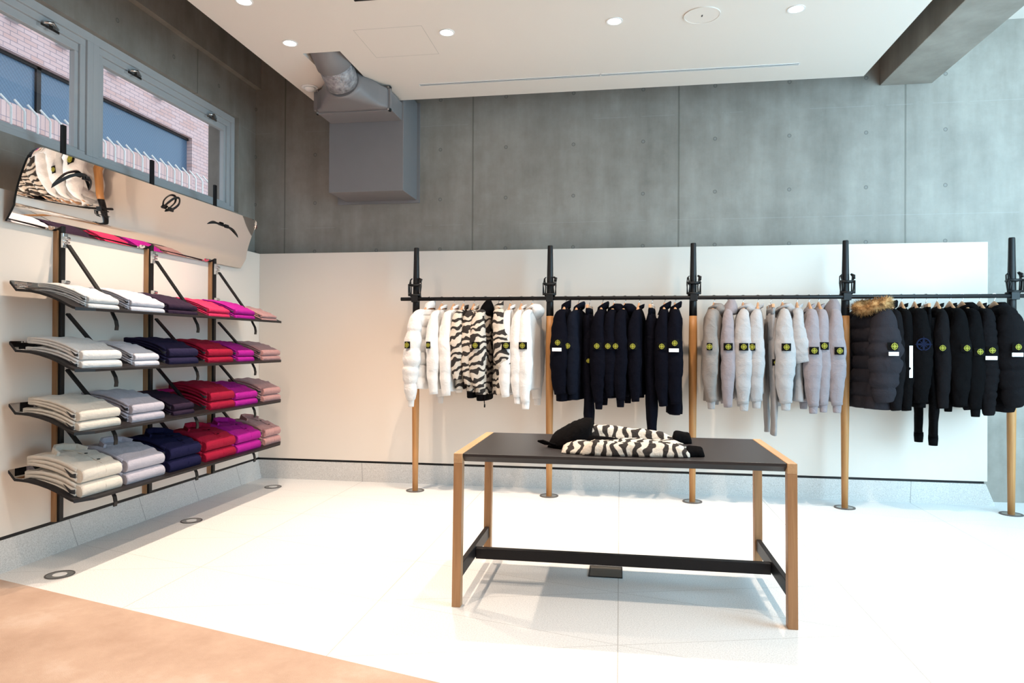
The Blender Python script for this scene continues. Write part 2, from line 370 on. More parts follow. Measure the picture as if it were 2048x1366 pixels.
# ------------------------------------------------------------------ left windows
def window(n, y0, y1):
    XF = -2.17; m = MB()
    def frame(a, b, z0, z1, w, x0, x1):
        m.box((x0, a, z0), (x1, b, z0+w[0])); m.box((x0, a, z1-w[1]), (x1, b, z1)); m.box((x0, a, z0+w[0]), (x1, a+w[2], z1-w[1])); m.box((x0, b-w[3], z0+w[0]), (x1, b, z1-w[1]))
    frame(y0, y1, WZ0, WZ1, (.05, .055, .05, .05), -2.24, XF+.03)
    frame(y0+.05, y1-.05, WZ0+.05, WZ1-.055, (.022, .045, .045, .045), -2.22, XF+.015)
    frame(y0+.095, y1-.095, WZ0+.072, WZ1-.10, (.012, .05, .03, .03), -2.21, XF)
    w = struct(m.obj('window_%d' % n, M['alu'], bevel=.003))
    g = MB().box((-2.2, y0+.1, WZ0+.08), (-2.196, y1-.1, WZ1-.14)).obj('pane', M['glass'], w)
    for yy in (y0+.32, y1-.42):
        k = MB(); k.box((XF-.01, yy, WZ1-.125), (XF+.03, yy+.14, WZ1-.108)); k.tube([(XF+.03, yy+.02, WZ1-.10), (XF+.05, yy+.07, WZ1-.085), (XF+.03, yy+.13, WZ1-.1)], .008, 8)
        k.box((XF+.01, yy+.05, WZ1-.13), (XF+.04, yy+.08, WZ1-.09)); k.obj('latch', M['chrome'], w)
window(1, -1.965, WY1); window(2, -3.64, -1.965); window(3, -5.3, -3.64)

# ------------------------------------------------------------------ outside the window
b = empty('brick_building', (-7.5, 0, 0), 0, 'pink brick tiled building seen through the high left windows', 'building')
m = MB(); m.box((-.5, -9, 5.49), (0, 16, 9)); m.box((-.5, -9, 0), (0, 16, 4.45)); m.box((-.5, 7.0, 4.45), (0, 16, 5.49)); m.box((-.5, -9, 4.45), (0, -4, 5.49)); m.obj('wall', M['brick'], b)
m = MB(); m.box((-.12, -4, 4.43), (.01, 7.0, 4.73)); m.obj('soldier_course', M['soldier'], b)
for (a, c) in ((-4, .9), (.98, 3.25), (3.33, 7.0)):
    w = MB(); w.box((-.16, a, 4.73), (-.12, c, 5.49)); w.obj('window', M['blueglass'], b)
m = MB()
for yy in (.9, 3.25): m.box((-.18, yy, 4.73), (-.08, yy+.08, 5.49))
m.box((-.18, -4, 5.44), (-.08, 7, 5.49)); m.obj('window_frame', M['black_matte'], b)
for yy in (2.6, 3.5, 4.6, 5.8):
    k = MB(); k.box((0, yy, 5.93), (.12, yy+.22, 5.98)); k.tube([(.06, yy+.11, 5.98), (.06, yy+.11, 6.1)], .03, 8); k.obj('bracket', M['alu'], b)
fe = empty('security_fence', (-4, 0, 0), 0, 'white steel fence with bent prongs outside the high left windows', 'fence')
m = MB(); m.box((-.012, -2.4, 2.85), (.012, 3.4, 2.89)); m.box((-.012, -2.4, 1.2), (.012, 3.4, 1.24)); m.obj('rail', M['white'], fe)
barmb = MB(); barmb.tube([(0, 0, 0), (0, 0, 3.31), (-.008, -.008, 3.33), (-.055, -.055, 3.405)], .0095, 8)
b0 = barmb.obj('bar', M['white'], fe); b0.location = (0, -2.0, 0)
for k in range(1, 37):
    c = b0.copy(); COL.objects.link(c); c.parent = fe; c.location = (0, -2.0+.14*k, 0)
struct(MB().box((-8.5, -12, -.3), (-2.4, 18, -.15)).obj('ground', M['conc_plain']))

# ------------------------------------------------------------------ ceiling fittings
def disc(m, c, r, z0, z1, n=32, hole=0):
    o = [(c[0]+r*math.cos(2*PI*j/n), c[1]+r*math.sin(2*PI*j/n)) for j in range(n)]
    if not hole:
        m.loft([[(x, y, z0) for x, y in o], [(x, y, z1) for x, y in o]], True, False)
    else:
        i = [(c[0]+hole*math.cos(2*PI*j/n), c[1]+hole*math.sin(2*PI*j/n)) for j in range(n)]
        rings = [[(x, y, z0) for x, y in o], [(x, y, z1) for x, y in o], [(x, y, z1) for x, y in i], [(x, y, z0) for x, y in i], [(x, y, z0) for x, y in o]]
        m.loft(rings, False, False)
    return m
names = {0: 'round recessed ceiling downlight left of the duct notch', 1: 'round recessed ceiling downlight beside the faint ceiling hatch', 2: 'round recessed ceiling downlight left of the round speaker grille', 3: 'tilted bright ceiling downlight right of the round speaker grille', 4: 'ceiling downlight cut by the top edge of the photo', 5: 'unseen added downlight above the near left table leg', 6: 'unseen added downlight above the open floor right of the table', 7: 'unseen added downlight above the tan carpet by the left wall', 8: 'unseen added downlight above the carpet beside the camera', 9: 'unseen added downlight above the carpet right of the camera'}
for i, (x, y) in enumerate(SPOTS):
    d = empty('ceiling_downlight', (x, y, CZ), 0, names[i], 'ceiling light', 'recessed ceiling downlights')
    disc(MB(), (0, 0), .052, -.004, .0, hole=.042).obj('trim_ring', M['white'], d)
    disc(MB(), (0, 0), .0415, -.0025, -.001).obj('lamp_disc', M['lamp'], d)
    l = lamp('downlight_beam', 'SPOT', (x, y, CZ-.03), (x+(0 if i else -.05), y+(.05 if i < 4 else 0), 0), 130 if i < 5 else 95, WARM, spot_size=math.radians(104), spot_blend=1.0, shadow_soft_size=.03)
d = empty('ceiling_sensor', (-1.166, -.82, CZ), 0, 'small white domed ceiling sensor left of the grey duct', 'sensor')
disc(MB(), (0, 0), .066, -.008, 0).obj('base', M['white'], d, bevel=.003)
m = MB(); m.loft([[(r*math.cos(a*PI/12), r*math.sin(a*PI/12), z) for a in range(24)] for r, z in ((.045, -.008), (.043, -.016), (.033, -.027), (.018, -.033), (.004, -.035))]); m.obj('dome', M['white'], d)
d = empty('ceiling_speaker', (1.808, -1.60, CZ), 0, 'large round flush ceiling speaker grille between the two right downlights', 'speaker')
disc(MB(), (0, 0), .112, -.006, 0, 48, .104).obj('rim', M['ceiling'], d); disc(MB(), (0, 0), .104, -.004, 0, 48).obj('grille', M['ceiling'], d); MB().box((-.004, -.012, -.006), (.004, .012, -.003)).obj('mark', M['dark_slot'], d)
d = empty('ceiling_screen', ((SX0+SX1)/2, (SY0+SY1)/2, CZ), 0, 'dark screen with purple glow set in the ceiling at the top edge', 'screen')
hx, hy = (SX1-SX0)/2, (SY1-SY0)/2
MB().box((-hx, -hy, .02), (hx, hy, .05)).obj('display', M['screen'], d)
m = MB(); m.box((-hx, -hy, 0.001), (-hx+.012, hy, .02)); m.box((hx-.012, -hy, .001), (hx, hy, .02)); m.box((-hx, hy-.012, .001), (hx, hy, .02)); m.box((-hx, -hy, .001), (hx, -hy+.012, .02)); m.obj('frame', M['black'], d)
m = MB(); x0, x1, y0, y1 = -.435, .03, -1.72, -1.283; w = .0022
for q in (((x0, y0), (x0+w, y1)), ((x1-w, y0), (x1, y1)), ((x0, y1-w), (x1, y1)), ((x0, y0), (x1, y0+w))): m.box((*q[0], CZ-.0006), (*q[1], CZ))
struct(m.obj('trim_7', simple('hatch gap', (.45, .41, .37), .8)))
d = empty('slot_diffuser', (1.16, -.735, CZ), 0, 'long thin linear air slot in the ceiling above the back wall', 'air vent')
m = MB(); m.box((-1.437, -.018, -.003), (1.437, -.0145, 0)); m.box((-1.437, .0145, -.003), (1.437, .018, 0)); m.box((-1.437, -.002, -.003), (1.437, .002, 0)); m.box((-1.44, -.018, -.003), (-1.433, .018, 0)); m.box((1.433, -.018, -.003), (1.44, .018, 0)); m.box((-.01, -.018, -.003), (.0, .018, 0)); m.obj('frame', M['white'], d)
MB().box((-1.435, -.0155, -.0012), (1.435, .0155, -.0002)).obj('slot', M['dark_slot'], d)

# ------------------------------------------------------------------ duct
d = empty('ventilation_duct', (-.85, 0, 2.53), 0, 'grey boxed ventilation duct on the back wall running up into the ceiling', 'duct')
ox, oz = .85, -2.53
def P(x, y, z): return (x+ox, y, z+oz)
m = MB(); m.box(P(-1.185, -.405, 2.54), P(-.515, -.012, 3.42)); m.obj('box', M['galv'], d, bevel=.004)
m = MB(); m.box(P(-1.27, -.014, 2.515), P(-.49, 0, 3.42)); m.obj('wall_flange', M['galv'], d)
m = MB(); m.box(P(-1.165, -.75, 3.135), P(-.53, -.405, 3.285)); m.obj('neck', M['galv'], d, bevel=.003)
m = MB(); q = .022
m.box(P(-1.135, -.775, 3.095), P(-.505, -.745, 3.095+q)); m.box(P(-1.135, -.775, 3.27), P(-.505, -.745, 3.27+q)); m.box(P(-1.135, -.775, 3.095), P(-1.135+q, -.745, 3.292)); m.box(P(-.505-q, -.775, 3.095), P(-.505, -.745, 3.292))
m.obj('flange', M['galv'], d, bevel=.002)
m = MB()
for x in (-1.12, -.52):
    for z in (3.106, 3.28): m.tube([P(x, -.785, z), P(x, -.77, z)], .008, 6)
m.obj('bolt', M['steel'], d)
# transition hood from rectangle to circle
def sup(n, a, b, e, cx, cz, y, tilt=0):
    r = []
    for j in range(n):
        th = 2*PI*j/n; c, s = math.cos(th), math.sin(th)
        x = a*math.copysign(abs(c)**(2/e), c); z = b*math.copysign(abs(s)**(2/e), s)
        r.append(P(cx+x, y+z*tilt, cz+z))
    return r
m = MB(); R_ = []
for k in range(9):
    s = k/8; e = 14*(1-s)**2+2; a = .295*(1-s)+.128*s; bb = .085*(1-s)+.125*s
    if k < 2: a = .295; bb = .085
    R_.append(sup(48, a, bb, e, -.82*(1-s)-.792*s, 3.185*(1-s)+3.235*s, -.765-.28*s, .25*s))
m.loft(R_, True, True); m.obj('hood', M['galv'], d)
m = MB(); c0 = Vector((-.797, -1.03, 3.232)); dr = Vector((0, -.86, .50)).normalized()
m.tube([P(*(c0+dr*t_)) for t_ in (0, .05, .1, .14, .18)], [.126, .124, .128, .126, .127], 40); m.obj('insulated_sleeve', M['foil'], d)
m = MB(); m.tube([P(*(c0+dr*t_)) for t_ in (.17, .175, .3, .45, .6, .61, .8, 1.0)], [.13, .137, .137, .135, .137, .14, .137, .137], 40); m.obj('pipe', M['galv'], d)

# ------------------------------------------------------------------ floor fittings
fl = [('round glass and steel floor light at the left wall nearest the carpet', -1.618, -2.781), ('round floor light at the left wall under the shelves', -1.618, -1.652), ('round floor light nearest the back left corner', -1.629, -.503)]
for lab, x, y in fl:
    d = empty('floor_light', (x, y, 0), 0, lab, 'floor light', 'in-ground floor lights along the left wall')
    disc(MB(), (0, 0), .07, 0, .004, 40, .063).obj('rim', M['dark_slot'], d)
    disc(MB(), (0, 0), .063, 0, .003, 40, .034).obj('ring', M['steel'], d); disc(MB(), (0, 0), .034, 0, .004, 32).obj('lens', M['white'], d)
d = empty('floor_socket', (1.24, -2.235, 0), 0, 'dark square floor socket cover under the table', 'floor socket')
MB().box((-.085, -.085, 0), (.085, .085, .004)).obj('lid', simple('bronze lid', (.11, .10, .085), .5, .6), d, bevel=.002)
m = MB(); m.box((-.09, -.09, 0), (.09, -.085, .005)); m.box((-.09, .085, 0), (.09, .09, .005)); m.box((-.09, -.085, 0), (-.085, .085, .005)); m.box((.085, -.085, 0), (.09, .085, .005)); m.obj('frame', M['black'], d)
# ------------------------------------------------------------------ clothes rail
RY, RZ = -.46, 1.612
rail = empty('clothes_rail', (1.9, RY, RZ), 0, 'long black horizontal clothes rail carried by five poles', 'clothes rail')
m = MB(); m.tube([(-2.41, 0, 0), (3.6, 0, 0)], .0155, 20, up=(0, 0, 1)); m.obj('tube', M['black'], rail)
POLES = [(-.388, 'leftmost rail pole, beside the white puffer jacket'), (.744, 'rail pole between the white clothes and the navy clothes'), (1.881, 'rail pole between the navy clothes and the grey clothes'), (3.014, 'rail pole between the grey clothes and the fur-hooded parka'), (4.170, 'rightmost rail pole, past the end of the white panel')]
def pole(x, lab):
    e = empty('rail_pole', (x, -.425, 0), 0, 'wood and black ' + lab, 'pole', 'wood and black poles carrying the clothes rail')
    def lathe(prof, n=28): return MB().loft([[(r*math.cos(2*PI*j/n), r*math.sin(2*PI*j/n), z) for j in range(n)] for r, z in prof])
    lathe([(.023, .004), (.026, .3), (.0305, .8), (.0335, 1.15), (.032, 1.35), (.030, 1.47)]).obj('wood_shaft', M['wood'], e)
    lathe([(.0302, 1.47), (.0295, 1.56), (.027, 1.75), (.024, 1.9), (.0215, 2.04), (.019, 2.046)]).obj('black_sleeve', M['black'], e)
    disc(MB(), (0, 0), .076, 0, .006, 40, .06).obj('foot_ring', M['dark_slot'], e); disc(MB(), (0, 0), .06, 0, .005, 40).obj('foot_plate', M['steel'], e)
    # ratchet buckle strapping the rail to the pole
    b = MB(); r = .036
    for z in (1.635, 1.725):
        b.tube([(r*math.cos(a*PI/12), r*math.sin(a*PI/12), z) for a in range(25)], .008, 8, False)
    b.box((-.028, -.055, 1.585), (.028, -.012, 1.645))
    b.obj('buckle_collar', M['black'], e, bevel=.002)
    b = MB()
    for s in (-1, 1):
        b.tube([(s*.036, -.03, 1.63), (s*.046, -.035, 1.66), (s*.052, -.03, 1.72), (s*.046, -.015, 1.77), (s*.032, -.02, 1.785)], [(.004, .011)]*5, 8)
        b.tube([(s*.036, -.03, 1.63), (s*.030, -.048, 1.70), (s*.042, -.03, 1.775)], .0055, 8)
        b.tube([(s*.050, -.06, 1.73), (s*.052, -.05, 1.64)], .0045, 8)
    b.tube([(-.056, -.045, 1.728), (.056, -.045, 1.728)], .010, 8); b.tube([(-.054, -.05, 1.645), (.054, -.05, 1.645)], .009, 8)
    b.tube([(.03, -.03, 1.785), (.055, -.03, 1.775), (.05, -.045, 1.75)], .008, 8)
    b.obj('buckle_lever', M['black'], e)
    return e
for x, lab in POLES: pole(x, lab)

# ------------------------------------------------------------------ hangers and garments
def hook_mb():
    m = MB(); pts = [(0, 0, -.062), (0, 0, -.035), (.004, 0, -.026)]
    for k in range(9):
        a = -PI/2+.2+k*(PI*1.25)/8
        pts.append((.0185*math.cos(a)*1.0, 0, .0185*math.sin(a)+.0))
    m.tube(pts, .0028, 8); return m
def hanger_proto():
    e = empty('clothes_hanger', (0, 0, 0), 0)
    hook_mb().obj('hook', M['chrome'], e)
    m = MB(); pts = []; rad = []
    for k in range(21):
        u = -1+2*k/20; a = abs(u)
        z = -.066-.068*a**1.1
        pts.append((0, -.145*u, z)); rad.append((.023*(1-a)**1.5+.008, .011+.004*a))
    m.tube(pts, rad, 12, up=(0, 0, 1)); m.obj('shoulder_bar', M['hanger'], e); return e
def clip_hanger_proto():
    e = empty('clip_hanger', (0, 0, 0), 0)
    hook_mb().obj('hook', M['chrome'], e)
    m = MB(); m.box((-.011, -.17, -.088), (.011, .17, -.060)); m.obj('clamp_bar', M['hanger'], e, bevel=.004)
    m = MB(); m.box((-.017, -.012, -.10), (.017, .012, -.055)); m.obj('clasp', M['chrome'], e, bevel=.002); return e
HP, CP = hanger_proto(), clip_hanger_proto(); first = {'h': True, 'c': True}
def hang(kind, x, a, lab):
    p = HP if kind == 'h' else CP
    e = p if first[kind] else copy_tree(p); first[kind] = False
    e.location = (x, RY, RZ); e.rotation_euler = (0, 0, a)
    tag(e, ('hanger of the ' if kind == 'h' else 'clamp hanger of the ')+lab, 'hanger', 'wooden hangers on the clothes rail')

def ring(n, a, b, e, c, z, wob=0, ph=0, k=5):
    """superellipse in the horizontal plane: a along y, b along x"""
    r = []
    for j in range(n):
        th = 2*PI*j/n; cc, ss = math.cos(th), math.sin(th)
        w = 1+wob*math.sin(k*th+ph+z*9)+wob*.6*math.sin((k*2+1)*th-ph*2+z*14)
        r.append((c[0]+b*w*math.copysign(abs(ss)**(2/e), ss), c[1]+a*(1+wob*.2*math.sin(3*th+ph))*math.copysign(abs(cc)**(2/e), cc), z))
    return r
def torso(L, w, th, rnd, puff=0, open_front=False, rows=7):
    rings = []; ph = rnd.uniform(0, 6); N = 90 if puff else 46
    for i in range(N+1):
        t_ = (i/N)**1.15; z = -.088-(L-.088)*t_
        d = -z-.088
        if d < .06: a = .06+(w-.06)*math.sin(min(1, d/.06)*PI/2)**.75
        else: a = w*(1+.03*t_)
        b = th*(.55+.45*min(1, d/.08))*(1-.0*t_)
        if puff and d > .05:
            q = abs(math.sin(PI*(d-.05)*rows/(L-.13))); b *= 1-puff*1.2+puff*1.7*q**.4; a *= 1+.05*(q-.5)
        wob = .03+.10*t_
        rings.append(ring(40, a, b, 2.5, (0, 0), z, wob, ph, 4+int(ph) % 3))
    # hem turned inside so that the opening reads as a hem
    rings.append(ring(40, w*.97, th*.7, 2.5, (0, 0), -L+.012, .1, ph)); rings.append(ring(40, w*.7, th*.3, 2.2, (0, 0), -L+.05, 0, ph))
    return rings
def sleeve(side, w, L, r0, rnd, puff=0, short=False, flare=0, lean=0, rows=6):
    """side +1 = towards the viewer (-y)"""
    pts = []; rad = []; N = 66 if puff else 30; z0 = -.135
    for i in range(N+1):
        t_ = i/N
        if t_ < .12: s = t_/.12; u = w-.095+.095*math.sin(s*PI/2); z = z0+.022-.022*s-.032*s*s
        else:
            s = (t_-.12)/.88; u = w+.018*math.sin(s*PI*.9); z = z0-.032-(L+z0-.032)*s
        x = lean*t_-.014*math.sin(t_*PI)+.005*math.sin(t_*9+w*50)
        pts.append((x, -side*u, z))
        kk = ((0, .40), (.12, .72), (.3, .98), (.5, 1.10), (.7, 1.0), (.88, .78), (1, .62))
        for (ta, va), (tb, vb) in zip(kk, kk[1:]):
            if t_ <= tb: prof = va+(vb-va)*(t_-ta)/(tb-ta); break
        if short: prof = .66+.44*min(1, t_*1.6)+flare*t_
        rr = r0*prof*(1+.03*math.sin(t_*31+side)+.025*math.sin(t_*57+w*99))
        if puff and t_ > .08: rr *= 1-puff*1.2+puff*1.5*abs(math.sin(PI*(t_-.08)*rows/.92))**.4
        rad.append((rr*.80, rr))
    return pts, rad
def emblem(parent, x, y, z, s=1, col='c_emb', name='emblem', ry=0):
    """round compass badge: ring, four long points and centre"""
    m = MB(); R = .0195*s; n = 28; t0, t1 = -.0030*1, 0
    o = [(R*math.cos(2*PI*j/n), R*math.sin(2*PI*j/n)) for j in range(n)]; i_ = [(.80*p, .80*q) for p, q in o]
    m.loft([[(p, t0, q) for p, q in o], [(p, t1, q) for p, q in o], [(p, t1, q) for p, q in i_], [(p, t0, q) for p, q in i_], [(p, t0, q) for p, q in o]], False, False)
    for k in range(8):
        a = k*PI/4; r1 = R*(1.25 if k % 2 == 0 else .80); w = R*(.19 if k % 2 == 0 else .10)
        ca, sa = math.cos(a), math.sin(a)
        f4 = [(0, 0), (r1*.35*ca-w*sa, r1*.35*sa+w*ca), (r1*ca, r1*sa), (r1*.35*ca+w*sa, r1*.35*sa-w*ca)]
        m.loft([[(p, t0-.0006, q) for p, q in f4], [(p, t1, q) for p, q in f4]], True, False)
    o_ = m.obj(name, M[col], parent); o_.location = (x, y, z); return o_
def shear(m, k):
    m.v = [(v[0], v[1], v[2]+k*v[0]) for v in m.v]; return m
def crinkle(m, amp, sc, seed):
    o_ = Vector((seed*3.1, seed*1.7, seed))
    for i, v in enumerate(m.v):
        q = Vector(v); q2 = Vector((q.x*sc, q.y*sc, q.z*sc*.55+q.x*sc*.6))+o_
        n1 = noise.noise_vector(q2); n2 = noise.noise_vector(q2*2.3)
        d = (n1+n2*.45)*amp; m.v[i] = (q.x+d.x*1.2, q.y+d.y, q.z+d.z*.6)
    return m
def garment(x, yawd, lab, name, cat, mat, L, SL, w=.185, th=.045, r0=.055, neck='crew', badge=True, bz=-.385, bx=0.0, white_label=False, puff=0, band=None, cuff=None, short=False, group=None, z0=0, rows=7, srows=6, lean=0.0, second=None, hoodm=None, seed=None, strip=False, drawstring=False, embl=1.0, bw=.066, bh=.055, hangkind='h', bigemb=False):
    rnd = random.Random(seed if seed is not None else int(abs(x)*1000)+7)
    e = empty(name, (x, RY, RZ), math.radians(yawd), lab, cat, group)
    mt = M[mat]; hm = M[hoodm] if hoodm else mt
    crinkle(MB().loft(torso(L, w, th, rnd, puff, rows=rows), True), .007, 9, x).obj('torso', mt, e)
    ends = {}
    for side in (1, -1):
        if short:
            pts, rad = sleeve(side, w+.005, SL, r0, rnd, 0, True, .18, lean if side > 0 else 0)
        else:
            pts, rad = sleeve(side, w+.005, SL, r0, rnd, puff*1.0, False, 0, lean if side > 0 else 0, srows)
        crinkle(MB().tube(pts, rad, 30, up=(0, 0, 1)), .0065 if not puff else .004, 14, x+side).obj('sleeve', mt, e); ends[side] = (pts, rad)
        if cuff and not short:
            c = Vector(pts[-1]); r = rad[-1][1]*.82
            m = MB(); m.tube([c+Vector((0, 0, .006)), c+Vector((0, 0, -.01)), c+Vector((0, .0, -.045)), c+Vector((0, 0, -.055))], [(r, r*.8), (r*.98, r*.78), (r*.9, r*.7), (r*.85, r*.66)], 20, up=(1, 0, 0)); m.obj('cuff', M[cuff], e)
    if band:
        m = MB(); m.loft([ring(36, w*1.0, th*.95, 2.5, (0, 0), -L+.02, .08, 1), ring(36, w*.97, th*.88, 2.5, (0, 0), -L, .05, 1), ring(36, w*.95, th*.85, 2.5, (0, 0), -L-.045, .05, 1), ring(36, w*.93, th*.8, 2.5, (0, 0), -L-.05, .04, 1)]); m.obj('hem_band', M[band], e)
    # neck
    if neck in ('crew', 'collar', 'high'):
        H = {'crew': .012, 'collar': .028, 'high': .045}[neck]
        m = MB(); m.loft([ring(28, .070, .040, 2.2, (0, 0), -.097), ring(28, .064, .040, 2.2, (.002, 0), -.085), ring(28, .060, .038, 2.2, (.006, 0), -.085+H), ring(28, .052, .031, 2.2, (.006, 0), -.083+H), ring(28, .050, .030, 2.2, (.004, 0), -.088)], False)
        shear(m, .55).obj('collar', mt, e)
        if neck == 'collar':
            m = MB(); m.loft([ring(28, .064, .043, 2.3, (.006, 0), -.055), ring(28, .070, .047, 2.3, (.008, 0), -.070), ring(28, .082, .052, 2.4, (-.002, 0), -.104), ring(28, .074, .046, 2.3, (-.004, 0), -.094)], False); shear(m, .6).obj('collar_fold', mt, e)
    if neck == 'hood':
        m = MB(); rr = []
        for k in range(13):
            s = k/12; z = -.048-.125*s; a = .088*math.sin(PI*min(1, .18+s*.80))**.6+.008; b = .050*math.sin(PI*(.15+.80*s))**.7
            rr.append(ring(26, a, b, 2.2, (.030+.018*math.sin(s*PI), 0), z, .06, x*7, 3))
        m.loft(rr); m.obj('hood', hm, e)
        m = MB(); m.tube([(.05, -.07, -.10), (.01, -.085, -.075), (-.03, -.055, -.075), (-.045, 0, -.10)], .013, 10); m.tube([(.05, .07, -.10), (.01, .085, -.075), (-.03, .055, -.075), (-.045, 0, -.10)], .013, 10); shear(m, .45).obj('hood_rim', hm, e)
    if neck == 'hoodup':
        m = MB(); rr = []
        for k in range(13):
            s = k/12; z = -.135+.118*s; a = .115*(1-s)**.55+.012; b = (.05+.01*math.sin(s*PI))*(1-.55*s*s)
            rr.append(ring(26, a, b, 2.1, (.012+.018*s, -.012*s), z, .05, 2, 3))
        m.loft(rr); m.obj('hood', hm, e)
    if neck == 'fur':
        m = MB(); rr = []
        for k in range(11):
            s = k/10; z = -.155+.09*s; rr.append(ring(26, .13*(1-.3*s), .062*(1-.2*s), 2.2, (.01, 0), z, .06, 2, 3))
        m.loft(rr); m.obj('hood', hm, e)
        m = MB(); rf = random.Random(3)
        path = [Vector((-.115, -.10, -.075)), Vector((-.06, -.17, -.045)), Vector((.0, -.20, -.035)), Vector((.06, -.18, -.015)), Vector((.085, -.10, -.01)), Vector((.06, .02, -.01)), Vector((-.03, .06, -.02)), Vector((-.11, 0, -.05)), Vector((-.115, -.10, -.075))]
        path = [Vector((p.x*.80-.028, p.y, p.z-.036)) for p in path]
        m.tube(path, .028, 12)
        for _ in range(4200):
            k = rf.randrange(len(path)-1); p = path[k].lerp(path[k+1], rf.random())
            dd = Vector((rf.gauss(0, 1), rf.gauss(0, 1), rf.gauss(0, 1))).normalized()
            b0 = p+dd*.014; tip = p+dd*rf.uniform(.042, .068)+Vector((rf.uniform(-.01, .01), rf.uniform(-.01, .01), -.006))
            pr = dd.cross(Vector((rf.random(), rf.random(), rf.random()+.01))).normalized()*.0022; pq = dd.cross(pr).normalized()*.0022
            m.add([b0+pr, b0-pr*.5+pq, b0-pr*.5-pq, tip], [(0, 1, 3), (1, 2, 3), (2, 0, 3)], True)
        m.obj('fur_trim', M['fur'], e)
    # badge on the sleeve nearest the viewer
    def sleeve_at(z):
        pts, rad = ends[1]
        i = min(range(len(pts)), key=lambda k: abs(pts[k][2]-z)); return pts[i], rad[i]
    if badge:
        (px, py, pz), (ra, rb) = sleeve_at(bz)
        yy = py-rb*.92; xx = px+bx
        m = MB(); nn = 9; W_ = bw; rows_ = []
        for zz in (bh/2, -bh/2):
            for dy in (0, -.0022):
                rows_.append([(xx-W_/2+W_*q/(nn-1), yy+.35*((q/(nn-1)-.5)*W_)**2/.03+dy-.003, bz+zz) for q in range(nn)])
        f4 = [rows_[0], rows_[1], rows_[3], rows_[2], rows_[0]]; m.loft(f4, False, False, False)
        pt = m.obj('badge_patch', M['c_patch'], e)
        emblem(pt, xx, yy-.0052, bz, embl)
        if white_label:
            m = MB(); m.box((xx-.042, yy-.009, bz-.067), (xx+.030, yy-.003, bz-.040)); m.obj('white_label', M['c_label'], e)
    if strip:
        (px, py, pz), (ra, rb) = sleeve_at(-.5); m = MB(); m.box((px+.005, py-ra-.004, -.60), (px+.027, py-ra-.001, -.37)); m.obj('paper_tag', M['c_label'], e)
    if bigemb:
        (px, py, pz_), (ra, rb) = sleeve_at(-.36); o_ = emblem(e, px+.008, py-ra*1.02, -.36, 2.4, 'c_embnavy', 'large_emblem')
    if drawstring:
        m = MB(); m.tube([(.03, -.16, -L+.02), (.035, -.17, -L-.03), (.04, -.17, -L-.085)], .0035, 8); m.tube([(.04, -.17, -L-.075), (.04, -.17, -L-.1)], .006, 8); m.obj('drawstring', M['c_black'], e)
    hang(hangkind, x, math.radians(yawd), lab)
    return e
def trousers(x, yawd, lab, mat, L, lx=.6, cuffed=False, flare=0, badge=True, bz=-.45, z0=0, spread=.03, group=None):
    e = empty('trousers', (x, RY, RZ), math.radians(yawd), lab, 'trousers', group); mt = M[mat]; rnd = random.Random(int(abs(x)*999))
    m = MB(); m.loft([ring(32, .165, .018, 2.6, (0, 0), -.085), ring(32, .168, .022, 2.6, (0, 0), -.10), ring(32, .165, .024, 2.6, (0, 0), -.14)]); m.obj('waistband', mt, e)
    q_ = .088*lx; m = MB(); m.loft([ring(32, .164, .024, 2.6, (0, 0), -.13, .05, 1), ring(32, .170, q_*.8, 2.6, (0, 0), -.20, .08, 1), ring(32, .172, q_*.85, 2.6, (0, 0), -.30, .08, 2), ring(32, .15, q_*.7, 2.6, (0, 0), -.36, .06, 2)]); m.obj('seat', mt, e)
    for side in (1, -1):
        pts = []; rad = []
        for i in range(25):
            t_ = i/24; z = -.17-(L-.17)*t_; pts.append((side*spread*(.4+.6*t_)+.005*math.sin(t_*9+side), -side*(.085+.02*math.sin(t_*PI)), z))
            r = .088*(1-.34*t_)*(.8+.2*min(1, t_*6))*(1+.03*math.sin(t_*25+side)); rad.append((r*lx*(1+flare*t_), r))
        q = MB(); q.tube(pts, rad, 26, up=(1, 0, 0)); crinkle(q, .006, 12, x); lg = q.obj('leg', mt, e)
        if cuffed:
            c = Vector(pts[-1]); q = MB(); q.tube([c+Vector((0, 0, .005)), c+Vector((0, 0, -.02)), c+Vector((0, 0, -.07))], [(.032, .036), (.033, .038), (.029, .034)], 18, up=(1, 0, 0)); q.obj('ankle_cuff', mt, lg)
    if badge:
        pt = MB().box((-.018+spread*.7, -.178, bz-.024), (.036+spread*.7, -.172, bz+.024)).obj('badge_patch', M['c_patch'], e); emblem(pt, .010+spread*.7, -.179, bz, .8)
    hang('c', x, math.radians(yawd), lab)
    return e
G1, G2, G3, G4 = 'white and zebra clothes on the rail', 'navy clothes on the rail', 'grey clothes on the rail', 'black clothes on the rail'
# white and zebra section
garment(-.263, -14, 'white quilted puffer jacket, first garment at the left end', 'puffer_jacket', 'jacket', 'c_white', .74, .83, w=.19, th=.06, r0=.072, neck='high', puff=.22, group=G1, rows=6, srows=5, lean=-.05, bx=-.012, bw=.05, cuff='c_white')
garment(-.156, -3, 'white zip jacket right behind the white puffer', 'jacket', 'jacket', 'c_white', .74, .78, w=.175, neck='crew', group=G1, bx=-.02, bw=.035, embl=.8)
garment(-.053, -2, 'white long sleeved shirt beside the narrow zebra sleeve', 'shirt', 'shirt', 'c_white', .76, .79, w=.175, badge=False, group=G1)
garment(.028, 1, 'zebra striped shirt jacket, leftmost of the striped clothes', 'striped_jacket', 'jacket', 'zebra', .74, .66, w=.18, badge=False, group=G1, th=.04)
garment(.117, 2, 'zebra striped coat with black hem under the hooded parka', 'striped_coat', 'coat', 'zebra', .76, .70, w=.18, neck='crew', badge=False, group=G1, band='c_black')
